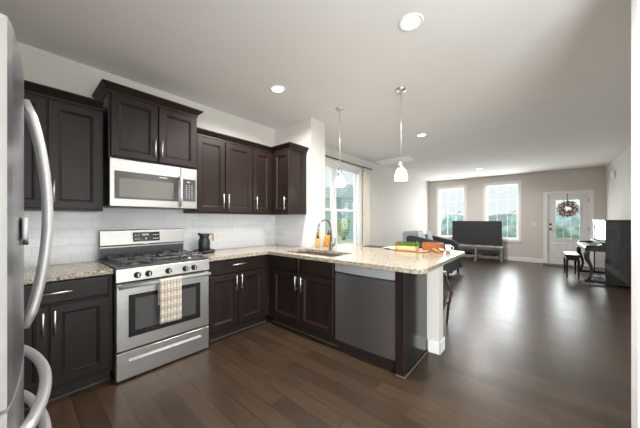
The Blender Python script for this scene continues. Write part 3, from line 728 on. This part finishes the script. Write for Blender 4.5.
# ------------------------------------------------------------------ carafe and hot plate
cx, cy = -1.235, -.20
tr = MB().lathe([(.105, .0005), (.118, .008), (.122, .03), (.118, .034), (.108, .028), (.0, .027)][:5]+[(.02, .027)], (cx, cy, ZC1), seg=36).build('round_tray', M['matteblack'])
tag(tr, 'round matte black tray under the carafe', 'tray')
o = thing('carafe', 'matte black carafe with a light wooden handle', 'carafe', (cx, cy, ZC1+.03))
MB().lathe([(.060, .0), (.064, .006), (.064, .115), (.054, .135), (.049, .15), (.052, .165), (.066, .196), (.060, .196), (.045, .165), (.04, .1)], (cx, cy, ZC1+.0285), seg=32).build('carafe_body', M['matteblack'], o)
MB().tube([(cx-.055, cy, 1.135), (cx-.078, cy-.005, 1.139)], [.018, .008], 10).build('pouring_lip', M['matteblack'], o)
MB().tube([(cx+.058, cy-.02, 1.132), (cx+.082, cy-.03, 1.137), (cx+.090, cy-.033, 1.132), (cx+.090, cy-.033, 1.05)], .0095, 10).build('handle', M['wood_light'], o)

# ------------------------------------------------------------------ refrigerator (against the left wall, facing +x)
FY0, FY1 = -2.32, -1.41; FX = -2.692; yc = (FY0+FY1)/2; hw = (FY1-FY0)/2
def ffront(y): return FX+.029*(1-((y-yc)/hw)**2)
o = thing('refrigerator', 'stainless steel refrigerator with bowed handles at the left edge', 'refrigerator', (-3.08, yc, 0))
MB().box(XW+.03, -2.775, FY0+.01, FY1-.01, .02, 1.765, .004).build('body', M['steel_side'], o)
for y in (FY0+.06, FY1-.06): MB().box(-3.35, -2.8, y-.02, y+.02, 0, .02).build('foot', M['black'], o)
def fpanel(y0, y1, z0, z1, nm):
    pts = [(-2.772, y0+.002)]; n = 12
    for i in range(n+1):
        y = y0+(y1-y0)*i/n; x = ffront(y)
        if i == 0: pts += [(x-.012, y), (x-.003, y+.004)]; continue
        if i == n: pts += [(x-.003, y-.004), (x-.012, y)]; continue
        pts.append((x, y))
    pts.append((-2.772, y1-.002))
    o_ = MB().prism(pts, 'z', z0, z1).build(nm, M['steel'], o); o_.data.materials.append(M['steel_side'])
    for f_ in o_.data.polygons:
        if f_.normal.y < -.5 or f_.normal.y > .5 or abs(f_.normal.z) > .5: f_.material_index = 1
    return o_
DZ0, DZ1 = .886, 1.752
for y0, y1, hy_ in ((FY0, yc-.004, yc-.038), (yc+.004, FY1, yc+.038)):
    d = fpanel(y0, y1, DZ0, DZ1, 'door')
    x = ffront(hy_)
    pts = []
    for i in range(17):
        tt = i/16; z = 1.70-.755*tt; pts.append((x+.004+.052*math.sin(PI*tt)**.75 if 0 < tt < 1 else x+.001, hy_, z))
    MB().tube(pts, .0125, 14, sx=1.35).build('handle', M['handle'], d)
    if y0 == FY0:
        dsp = MB().box(ffront(-2.1)-.001, ffront(-2.1)+.011, -2.17, -2.03, 1.247, 1.31, .005, 2).build('dispenser', M['handle'], d)
        MB().cyl((ffront(-2.1)+.007, -2.1, 1.2455), (ffront(-2.1)+.007, -2.1, 1.232), .006).build('nozzle', M['black'], dsp)
for z0, z1, hz_ in ((.650, .876, .757), (.06, .640, .565)):
    d = fpanel(FY0, FY1, z0, z1, 'drawer')
    pts = []
    for i in range(21):
        tt = i/20; y = FY0+.10+(FY1-FY0-.20)*tt; pts.append((ffront(y)+(.004+.046*math.sin(PI*tt)**.7 if 0 < tt < 1 else .001), y, hz_))
    MB().tube(pts, .0155, 14).build('handle', M['handle'], d)
for y in (FY0+.05, FY1-.05): MB().box(-2.90, -2.80, y-.03, y+.03, 1.7655, 1.785, .004).build('hinge_cover', M['steel_dark'], o)

# ------------------------------------------------------------------ food and things on the peninsula
mat_o = MB().box(.60, .80, -1.72, -1.24, ZC1+.0005, ZC1+.006, .002).build('placemat', M['wood_dark'])
tag(mat_o, 'thin dark placemat lying flat on the countertop below the curtain', 'placemat')
tx0, tx1, ty0, ty1 = .42, .62, -2.20, -1.80
o = thing('wooden_tray', 'long wooden serving tray on the peninsula holding leafy greens', 'tray', ((tx0+tx1)/2, (ty0+ty1)/2, ZC1))
MB().box(tx0, tx1, ty0, ty1, ZC1+.0005, ZC1+.012, .003).build('tray_base', M['wood_light'], o)
MB().box(tx0-.008, tx0-.0005, ty0, ty1, ZC1+.0005, ZC1+.0125, .002).box(tx1+.0005, tx1+.008, ty0, ty1, ZC1+.0005, ZC1+.0125, .002).build('edging', M['wood_mid'], o)
gx0, gx1, gy0, gy1 = tx0+.035, tx1-.045, ty0+.13, ty1-.03
pl = thing('potted_greens', 'bushy leafy greens in a pale trough on the wooden tray', 'plant', ((gx0+gx1)/2, (gy0+gy1)/2, ZC1+.013))
MB().box(gx0, gx1, gy0, gy1, ZC1+.0128, ZC1+.06, .004).build('trough', M['bread'], pl)
MB().box(gx0-.004, gx1+.004, gy1+.0005, gy1+.012, ZC1+.0128, ZC1+.11, .003).build('end_board', M['wood_mid'], pl)
mb = MB()
for i in range(420):
    c = Vector((random.uniform(gx0-.005, gx1+.005), random.uniform(gy0-.01, gy1+.01), random.uniform(ZC1+.055, ZC1+.10)))
    d = Vector((random.gauss(0, 1), random.gauss(0, 1), random.uniform(.2, 1.4))).normalized(); s_ = d.cross(Vector((random.random(), random.random(), .1))).normalized()
    L = random.uniform(.016, .03); mb.faces_from([c, c+d*L*.5+s_*L*.3, c+d*L, c+d*L*.5-s_*L*.3], [(0, 1, 2, 3)])
gg = mb.build('leaves', M['green'], pl); gg['kind'] = 'stuff'
# wooden box with bread
bx0, bx1, by0, by1 = .66, .80, -2.30, -2.08
o = thing('wooden_box', 'reddish brown wooden box standing behind the bread', 'box', ((bx0+bx1)/2, (by0+by1)/2, ZC1))
mb = MB().box(bx0, bx1, by0, by1, ZC1+.0005, ZC1+.012)
mb.build('box_base', M['wood_mid'], o)
for (a, b, c, d) in ((bx0, bx0+.01, by0, by1), (bx1-.01, bx1, by0, by1), (bx0+.0105, bx1-.0105, by0, by0+.01), (bx0+.0105, bx1-.0105, by1-.01, by1)):
    MB().box(a, b, c, d, ZC1+.0125, ZC1+.10, .002).build('box_side', M['wood_mid'], o)
bl = ['bread slice lying nearest the wooden tray, before the brown box', 'bread slice leaning low in the middle before the brown box', 'bread slice lying right of the others by the white cup', 'small bread slice at the front edge of the bread group']
for i, (x, y, rz, tilt, s_) in enumerate(((.60, -2.255, .3, .35, 1), (.615, -2.325, -.2, .5, 1), (.60, -2.39, .5, .3, .9), (.535, -2.30, .9, .12, .8))):
    prof = [(.045*s_*math.cos(a)*(1+.12*math.cos(2*a)), .036*s_*math.sin(a)+.004*math.cos(3*a)) for a in [2*PI*k/18 for k in range(18)]]
    r = Matrix.Translation((x, y, ZC1+.006+.036*s_*math.sin(tilt)+.004)) @ Matrix.Rotation(rz, 4, 'Z') @ Matrix.Rotation(tilt, 4, 'X')
    o = thing('bread_slice', bl[i], 'bread', (x, y, ZC1), 'bread slices on the countertop')
    cr = MB(); cr.loops([[(px*k, py*k, z) for px, py in prof] for k, z in ((.97, -.007), (1, -.004), (1, .004), (.97, .007))]); bmesh.ops.transform(cr.bm, matrix=r, verts=cr.bm.verts); cr.build('crust', M['crust'], o)
    cm = MB(); cm.loops([[(px*.88, py*.88, z) for px, py in prof] for z in (-.0085, .0085)]); bmesh.ops.transform(cm.bm, matrix=r, verts=cm.bm.verts); cm.build('crumb', M['bread'], o)
o = thing('cup', 'small white cup right of the bread near the counter corner', 'cup', (.70, -2.375, ZC1))
MB().lathe([(.024, .0005), (.028, .004), (.036, .085), (.033, .085), (.025, .008), (.005, .007)], (.70, -2.375, ZC1)).build('cup_body', M['ceramic'], o)
MB().tube([(.70, -2.408, ZC1+.07), (.70, -2.432, ZC1+.065), (.70, -2.434, ZC1+.04), (.70, -2.404, ZC1+.025)], .005, 8).build('cup_handle', M['ceramic'], o)
# napkin
V = []; Fc = []; n = 12
for j in range(n+1):
    for i in range(n+1):
        u, v_ = i/n, j/n; V.append((.50+.20*u, -1.77+.17*v_, ZC1+.008+.022*abs(math.sin(u*5+v_*3))*math.sin(PI*v_)*(.5+.5*math.sin(PI*u))))
for j in range(n):
    for i in range(n): a = j*(n+1)+i; Fc.append((a, a+1, a+n+2, a+n+1))
mb = MB(); mb.faces_from(V, Fc, True); nk = mb.build('napkin', M['napkin']); sd = nk.modifiers.new('cloth', 'SOLIDIFY'); sd.thickness = .006; sd.offset = 0
tag(nk, 'crumpled pale linen napkin between the placemat and the wooden tray', 'napkin')

# counter stool tucked under the overhang
o = thing('counter_stool', 'dark wooden counter stool tucked under the peninsula overhang', 'stool', (.70, -2.14, 0))
MB().box(.55, .87, -2.32, -1.98, .62, .655, .012, 2).build('seat', M['wood_dark'], o)
for x, dx in ((.58, -.02), (.84, .02)):
    for y, dy in ((-2.29, -1), (-2.01, 1)):
        MB().tube([(x, y, .62), (x, y+dy*.045, .52), (x+dx*.5, y+dy*.09, .40), (x+dx, y+dy*.05, .22), (x+dx, y+dy*.03, .0)], [.016, .016, .017, .015, .013], 10).build('leg', M['wood_dark'], o)
for y in (-2.345, -1.955): MB().box(.58, .84, y-.01, y+.01, .27, .295, .004).build('stretcher', M['wood_dark'], o)

# ------------------------------------------------------------------ dining window: blinds, rod, curtain
def blind(x0, x1, label):
    o = thing('window_blind', label, 'blind', ((x0+x1)/2, .03, W1[3]-.02), 'slatted blinds in the dining window')
    MB().box(x0, x1, .008, .056, W1[3]-.075, W1[3]-.022, .003).build('headrail', M['blind'], o)
    mb = MB(); z = W1[3]-.11
    while z > .74:
        mb.loops([[(x0+.004, .016, z-.002), (x1-.004, .016, z-.002), (x1-.004, .016, z), (x0+.004, .016, z)], [(x0+.004, .034, z), (x1-.004, .034, z), (x1-.004, .034, z+.002), (x0+.004, .034, z+.002)], [(x0+.004, .052, z-.002), (x1-.004, .052, z-.002), (x1-.004, .052, z), (x0+.004, .052, z)]])
        z -= .046
    mb.build('slats', M['blind'], o)
    MB().box(x0+.002, x1-.002, .012, .052, .69, .715, .003).build('bottom_rail', M['blind'], o)
    for x in (x0+.12, x1-.12): MB().box(x-.001, x+.001, .0075, .0085, .715, W1[3]-.075).build('ladder_cord', M['blind'], o)
blind(.825, 1.625, 'white slatted blind over the left half of the dining window')
blind(1.735, 2.535, 'white slatted blind over the right half of the dining window')
rod_o = o = thing('curtain_rod', 'thin dark curtain rod across the top of the dining window', 'curtain rod', (1.8, -.07, 2.56))
MB().cyl((.50, -.075, 2.535), (2.96, -.075, 2.535), .011).build('rod', M['rod'], o)
for x in (.50, 2.96): MB().sphere((x+(.012 if x > 1 else -.012), -.075, 2.535), .022).build('finial', M['rod'], o)
for x in (.56, 2.945): MB().cyl((x, -.0005, 2.535), (x, -.066, 2.535), .008).build('bracket', M['rod'], o)
V = []; Fc = []; n = 48
for j in range(9):
    z = 2.512-(2.48)*j/8; sp_ = 1+.12*j/8
    for i in range(n+1):
        u = i/n; V.append((2.74+(u-.5)*.26*sp_, -.075+.030*math.sin(u*2*PI*5.5)+.004*math.sin(j), z))
for j in range(8):
    for i in range(n): a = j*(n+1)+i; Fc.append((a, a+1, a+n+2, a+n+1))
o = thing('curtain', 'cream curtain panel gathered at the right of the dining window', 'curtain', (2.78, -.075, .03))
mb = MB(); mb.faces_from(V, Fc, True); cu = mb.build('panel', M['curtain'], o); sd = cu.modifiers.new('cloth', 'SOLIDIFY'); sd.thickness = .003; sd.offset = 0
for i in range(6): 
    x = 2.63+.044*i; MB().lathe([(.0125, -.003), (.0185, -.003), (.0185, .003), (.0125, .003), (.0125, -.003)], (x, -.075, 2.531), axis='x', seg=16, close=False).build('ring', M['rod'], rod_o)

# ------------------------------------------------------------------ living room
# armchair seen from its side
sx0, sx1 = 3.42, 4.50
o = thing('armchair', 'wide charcoal armchair with a sloping arm beyond the peninsula', 'armchair', ((sx0+sx1)/2, -1.35, 0))
soften(MB().box(sx0+.02, sx1-.02, -1.73, -.72, .12, .42).build('seat_base', M['charcoal'], o), .03, 3)
soften(MB().prism([(-.80, .42), (-.62, .42), (-.60, .98), (-.66, 1.02), (-.78, .98), (-.86, .6)], 'x', sx0+.15, sx1-.15).build('backrest', M['greyfab'], o), .05, 4)
for x in (sx0, sx1-.16):
    soften(MB().prism([(-.80, .13), (-1.78, .13), (-1.68, .70), (-1.60, .785), (-.98, .905), (-.84, .925), (-.76, .9)], 'x', x, x+.155).build('armrest', M['charcoal'], o), .035, 3)
for i in range(1):
    a = sx0+.165; soften(MB().box(a, a+.75, -1.70, -.87, .425, .57).build('seat_cushion', M['charcoal'], o), .05, 4)
for x in (sx0+.08, sx1-.08):
    for y in (-1.68, -.86): MB().cyl((x, y, .0), (x, y, .128), .02, .028).build('foot', M['wood_dark'], o)
def cushion(c, sx, sz, dep, rx, rz, mat, label):
    t = bmesh.new(); bmesh.ops.create_grid(t, x_segments=10, y_segments=10, size=.5)
    top = [v.co.copy() for v in t.verts]; fs = [[v.index for v in f.verts] for f in t.faces]; t.free()
    mb = MB()
    for sgn in (1, -1):
        vs_ = []
        for p in top:
            h = (1-(2*abs(p.x))**2.6)*(1-(2*abs(p.y))**2.6); pin = 1-.10*(1-h)*(1-abs(abs(p.x)-abs(p.y))*2)*0
            vs_.append((p.x*sx*pin, sgn*dep*.5*max(0, h)**.6, p.y*sz*pin))
        mb.faces_from(vs_, fs, True)
    bmesh.ops.remove_doubles(mb.bm, verts=mb.bm.verts[:], dist=1e-4)
    bmesh.ops.transform(mb.bm, matrix=Matrix.Translation(c) @ Matrix.Rotation(rz, 4, 'Z') @ Matrix.Rotation(rx, 4, 'X'), verts=mb.bm.verts)
    o = mb.build('throw_pillow', mat); return tag(o, label, 'pillow', 'throw pillows on the armchair')
cushion((3.80, -1.03, .815), .42, .46, .15, -.25, .1, M['pillow'], 'mottled pale grey throw pillow nearest the camera on the charcoal armchair')
cushion((4.14, -1.10, .82), .22, .40, .10, -.2, -.05, M['pillow'], 'pale grey throw pillow at the far side of the armchair, behind the nearest pillow')

# television and its stand
o = thing('tv_stand', 'low grey washed two-shelf television stand by the windows', 'tv stand', (7.12, -1.63, 0))
ty0, ty1 = -2.37, -.93
MB().box(6.93, 7.33, ty0, ty1, .415, .45, .004).build('top', M['greywood'], o)
MB().box(6.96, 7.30, ty0+.04, ty1-.04, .13, .155, .003).build('shelf', M['greywood'], o)
MB().box(6.955, 6.975, ty0+.075, ty1-.075, .355, .4145).build('apron', M['greywood'], o)
for y in (ty0+.035, (ty0+ty1)/2, ty1-.035):
    for x in (6.965, 7.295): MB().box(x-.03, x+.03, y-.03, y+.03, 0, .4145 if abs(y-(ty0+ty1)/2) > .1 else .4145, .003).build('post', M['greywood'], o)
soften(MB().box(7.285, 7.295, ty0+.06, ty1-.06, .16, .41).build('back_panel', M['greywood'], o), .002)
o = thing('television', 'large flat black television standing in front of the far windows', 'television', (7.2, -1.62, .45))
MB().box(7.175, 7.215, -2.33, -.905, .485, 1.262, .004).build('casing', M['tvframe'], o)
MB().box(7.1735, 7.1748, -2.318, -.917, .502, 1.25).build('screen', M['tvblack'], o)
for y in (-2.15, -1.1): MB().box(7.09, 7.30, y-.012, y+.012, .4505, .462, .003).box(7.185, 7.205, y-.012, y+.012, .46, .49, .002).build('foot', M['tvframe'], o)
for nm, a, lb in (('media_player', (7.0, 7.24, -2.2, -1.82, .1555, .215), 'flat black media box on the right half of the stand shelf'), ('cable_box', (7.02, 7.24, -1.55, -1.30, .1555, .225), 'small dark cable box on the left half of the stand shelf')):
    q = thing(nm, lb, 'media box', ((a[0]+a[1])/2, (a[2]+a[3])/2, a[4]))
    MB().box(*a, .004).build('case', M['matteblack'], q); MB().box(a[0]-.002, a[0]-.0002, a[2]+.03, a[3]-.03, a[4]+.015, a[5]-.015).build('front_strip', M['blackglass'], q)

# piano against the right wall
o = thing('upright_piano', 'glossy black upright piano against the right wall', 'piano', (5.6, -4.3, 0))
px0, px1, pb, pf = 4.88, 6.36, YR+.02, -4.215
for x in (px0, px1-.04): soften(MB().prism([(pb, .02), (pf+.0, .02), (pf, 1.27), (pb, 1.27)], 'x', x, x+.04).build('side_panel', M['piano'], o), .004)
MB().box(px0-.012, px1+.012, pb, pf+.015, 1.271, 1.30, .006).build('lid', M['piano'], o)
MB().box(px0+.0405, px1-.0405, pf-.035, pf-.012, .80, 1.27).build('upper_panel', M['piano'], o)
MB().box(px0+.0405, px1-.0405, pf-.035, pf-.012, .10, .655).build('lower_panel', M['piano'], o)
MB().box(px0+.0405, px1-.0405, pb, pb+.03, .03, 1.27).build('back_panel', M['piano'], o)
MB().box(px0+.0405, px1-.0405, pb+.03, pf-.04, .03, .095).build('bottom_board', M['piano'], o)
soften(MB().box(px0, px1, pf+.0005, -3.93, .66, .735).build('keybed', M['piano'], o), .006)
for x in (px0, px1-.05): soften(MB().prism([(pf+.0005, .7355), (-3.94, .7355), (-3.95, .78), (pf+.05, .80), (pf+.0005, .86)], 'x', x, x+.05).build('key_cheek', M['piano'], o), .006)
MB().prism([(pf+.0005, .745), (pf+.05, .745), (pf+.045, .84), (pf+.0005, .86)], 'x', px0+.051, px1-.051).build('fallboard', M['piano'], o)
kx = MB(); nk_ = 52; wk = (px1-px0-.11)/nk_
for i in range(nk_): kx.box(px0+.055+i*wk+.0006, px0+.055+(i+1)*wk-.0006, pf+.052, -3.955, .7358, .757)
wkeys = kx.build('white_keys', M['ivory'], o)
bk = MB()
for i in range(nk_-1):
    if i % 7 in (2, 6): continue
    x = px0+.055+(i+1)*wk; bk.box(x-.005, x+.005, pf+.052, pf+.15, .7572, .769)
bk.build('black_keys', M['matteblack'], o)
for x in (px0+.035, px1-.035):
    lg = MB().tube([(x, -3.975, .66), (x, -3.955, .60), (x, -3.965, .50), (x, -4.02, .36), (x, -4.035, .24), (x, -4.0, .12), (x, -3.985, .085)], [.042, .045, .038, .027, .024, .03, .034], 12)
    lg.build('leg', M['piano'], o)
    soften(MB().box(x-.032, x+.032, pf+.0005, -3.93, .02, .085).build('toe_block', M['piano'], o), .006)
    for y in (-3.96, -4.19): MB().cyl((x-.012, y, .0105), (x+.012, y, .0105), .0105, seg=14).build('caster', M['chrome'], o)
for i in (-1, 0, 1): MB().box(5.62+i*.09-.012, 5.62+i*.09+.012, pf-.01, pf+.09, .06, .07, .003).build('pedal', M['chrome'], o)
o = thing('piano_bench', 'black padded piano bench in front of the piano', 'bench', (5.68, -3.79, 0))
qx0, qx1, qy0, qy1 = 5.29, 6.05, -3.91, -3.655
soften(MB().box(qx0, qx1, qy0, qy1, .475, .53).build('seat', M['leather'], o), .018, 3)
MB().box(qx0+.02, qx1-.02, qy0+.02, qy1-.02, .40, .4745, .004).build('apron', M['piano'], o)
for x in (qx0+.035, qx1-.035):
    for y in (qy0+.035, qy1-.035): MB().loops([[(x-s_, y-s_, z), (x+s_, y-s_, z), (x+s_, y+s_, z), (x-s_, y+s_, z)] for s_, z in ((.014, 0), (.024, .38), (.026, .3995))]).build('leg', M['piano'], o)
dm = MB().box(7.0, 7.50, -3.92, -3.30, .0, .012, .004).build('doormat', M['rubber']); tag(dm, 'dark grey doormat on the floor before the front door', 'doormat')

# wreath on the door
wc = Vector((XF-.03, -3.83, 1.615))
o = thing('wreath', 'round wreath of dried leaves and pale blossoms hanging on the front door', 'wreath', tuple(wc))
rp = [wc+Vector((0, .16*math.cos(a), .16*math.sin(a))) for a in [2*PI*i/28 for i in range(29)]]
MB().tube(rp, .03, 8).build('twig_ring', M['twig'], o)
mb = MB(); ml = MB()
for i in range(760):
    a = random.uniform(0, 2*PI); r = min(.20, max(.07, random.gauss(.145, .04))); c = wc+Vector((random.uniform(-.05, -.005), r*math.cos(a), r*math.sin(a)))
    d = Vector((random.uniform(-.5, .1), math.cos(a)*random.uniform(-.6, 1.3)+random.gauss(0, .4), math.sin(a)*random.uniform(-.6, 1.3)+random.gauss(0, .4))).normalized()
    s_ = d.cross(Vector((1, random.gauss(0, .3), random.gauss(0, .3)))).normalized(); L = random.uniform(.03, .065)
    (mb if i % 3 else ml).faces_from([c, c+d*L*.5+s_*L*.22, c+d*L, c+d*L*.5-s_*L*.22], [(0, 1, 2, 3)])
q = mb.build('dry_leaves', M['leafmix'], o); q['kind'] = 'stuff'
q = ml.build('dark_leaves', M['twig'], o); q['kind'] = 'stuff'
for i in range(14):
    a = 2*PI*i/14+random.uniform(-.2, .2); MB().sphere(wc+Vector((-.055, .155*math.cos(a), .155*math.sin(a))), random.uniform(.022, .036), sub=1).build('blossom', M['blossom'], o)
MB().box(XF-.006, XF-.004, -3.838, -3.822, 1.77, 2.075).box(XF-.008, XF+.03, -3.838, -3.822, 2.06, 2.075).build('hanger', M['rod'], o)

# small wall fittings
def plate(name, label, cat, F, u0, u1, z0, z1, extra):
    o = thing(name, label, cat, F((u0+u1)/2, 0, (z0+z1)/2)); fbox(F, u0, u1, .0005, .006, z0, z1, .002).build('cover_plate', M['white'], o)
    for nm, a in extra: fbox(F, *a, .0015).build(nm, M['ceramic'], o)
Ff = lambda u, n, z: (XF-n, u, z)
plate('light_switch', 'white double light switch plate left of the front door', 'light switch', Ff, -3.15, -3.03, 1.115, 1.235, [('rocker', (-3.135, -3.1, .0062, .010, 1.14, 1.21)), ('rocker', (-3.08, -3.045, .0062, .010, 1.14, 1.21))])
plate('wall_outlet', 'white wall outlet low on the wall right of the television', 'outlet', Ff, -2.49, -2.415, .37, .49, [('socket', (-2.47, -2.435, .0062, .009, .44, .475)), ('socket', (-2.47, -2.435, .0062, .009, .385, .42))])
Fk = lambda u, n, z: (u, -.0125-n, z)
plate('backsplash_outlet', 'white outlet on the tile backsplash near the inner corner', 'outlet', Fk, -.175, -.10, 1.13, 1.25, [('socket', (-.155, -.12, .0062, .009, 1.20, 1.235)), ('socket', (-.155, -.12, .0062, .009, 1.145, 1.18))])
o = thing('smoke_detector', 'round white detector high on the right wall', 'detector', (6.40, YR, 2.36))
MB().lathe([(.085, .0005), (.085, .03), (.075, .055), (.045, .07), (.02, .073)], (6.40, YR, 2.36), axis='y').build('detector_body', M['white'], o)
MB().lathe([(.012, .0732), (.012, .076)], (6.40, YR, 2.36), axis='y', seg=12).build('test_button', M['ceramic'], o)

# ------------------------------------------------------------------ outdoors
g = MB().box(-30, 60, .2, 60, -.45, -.35).box(7.75, 60, -40, .2, -.45, -.35).box(-30, 7.75, -40, -6.85, -.45, -.35)
gl = g.build('lawn', M['lawn'], base=(0, 0, 0)); gl['kind'] = 'structure'
def house(label, x0, x1, y0, y1, ze, zr, mat, gable):
    o = thing('house', label, 'house', ((x0+x1)/2, (y0+y1)/2, -.35), 'neighbouring houses outside')
    MB().box(x0, x1, y0, y1, -.35, ze).build('wall', mat, o)
    mb = MB()
    if gable == 'x': mb.prism([(y0-.4, ze), (y1+.4, ze), ((y0+y1)/2, zr)], 'x', x0-.3, x1+.3)
    else: mb.prism([(x0-.4, ze), (x1+.4, ze), ((x0+x1)/2, zr)], 'y', y0-.3, y1+.3)
    mb.build('roof', M['roofing'], o)
    return o
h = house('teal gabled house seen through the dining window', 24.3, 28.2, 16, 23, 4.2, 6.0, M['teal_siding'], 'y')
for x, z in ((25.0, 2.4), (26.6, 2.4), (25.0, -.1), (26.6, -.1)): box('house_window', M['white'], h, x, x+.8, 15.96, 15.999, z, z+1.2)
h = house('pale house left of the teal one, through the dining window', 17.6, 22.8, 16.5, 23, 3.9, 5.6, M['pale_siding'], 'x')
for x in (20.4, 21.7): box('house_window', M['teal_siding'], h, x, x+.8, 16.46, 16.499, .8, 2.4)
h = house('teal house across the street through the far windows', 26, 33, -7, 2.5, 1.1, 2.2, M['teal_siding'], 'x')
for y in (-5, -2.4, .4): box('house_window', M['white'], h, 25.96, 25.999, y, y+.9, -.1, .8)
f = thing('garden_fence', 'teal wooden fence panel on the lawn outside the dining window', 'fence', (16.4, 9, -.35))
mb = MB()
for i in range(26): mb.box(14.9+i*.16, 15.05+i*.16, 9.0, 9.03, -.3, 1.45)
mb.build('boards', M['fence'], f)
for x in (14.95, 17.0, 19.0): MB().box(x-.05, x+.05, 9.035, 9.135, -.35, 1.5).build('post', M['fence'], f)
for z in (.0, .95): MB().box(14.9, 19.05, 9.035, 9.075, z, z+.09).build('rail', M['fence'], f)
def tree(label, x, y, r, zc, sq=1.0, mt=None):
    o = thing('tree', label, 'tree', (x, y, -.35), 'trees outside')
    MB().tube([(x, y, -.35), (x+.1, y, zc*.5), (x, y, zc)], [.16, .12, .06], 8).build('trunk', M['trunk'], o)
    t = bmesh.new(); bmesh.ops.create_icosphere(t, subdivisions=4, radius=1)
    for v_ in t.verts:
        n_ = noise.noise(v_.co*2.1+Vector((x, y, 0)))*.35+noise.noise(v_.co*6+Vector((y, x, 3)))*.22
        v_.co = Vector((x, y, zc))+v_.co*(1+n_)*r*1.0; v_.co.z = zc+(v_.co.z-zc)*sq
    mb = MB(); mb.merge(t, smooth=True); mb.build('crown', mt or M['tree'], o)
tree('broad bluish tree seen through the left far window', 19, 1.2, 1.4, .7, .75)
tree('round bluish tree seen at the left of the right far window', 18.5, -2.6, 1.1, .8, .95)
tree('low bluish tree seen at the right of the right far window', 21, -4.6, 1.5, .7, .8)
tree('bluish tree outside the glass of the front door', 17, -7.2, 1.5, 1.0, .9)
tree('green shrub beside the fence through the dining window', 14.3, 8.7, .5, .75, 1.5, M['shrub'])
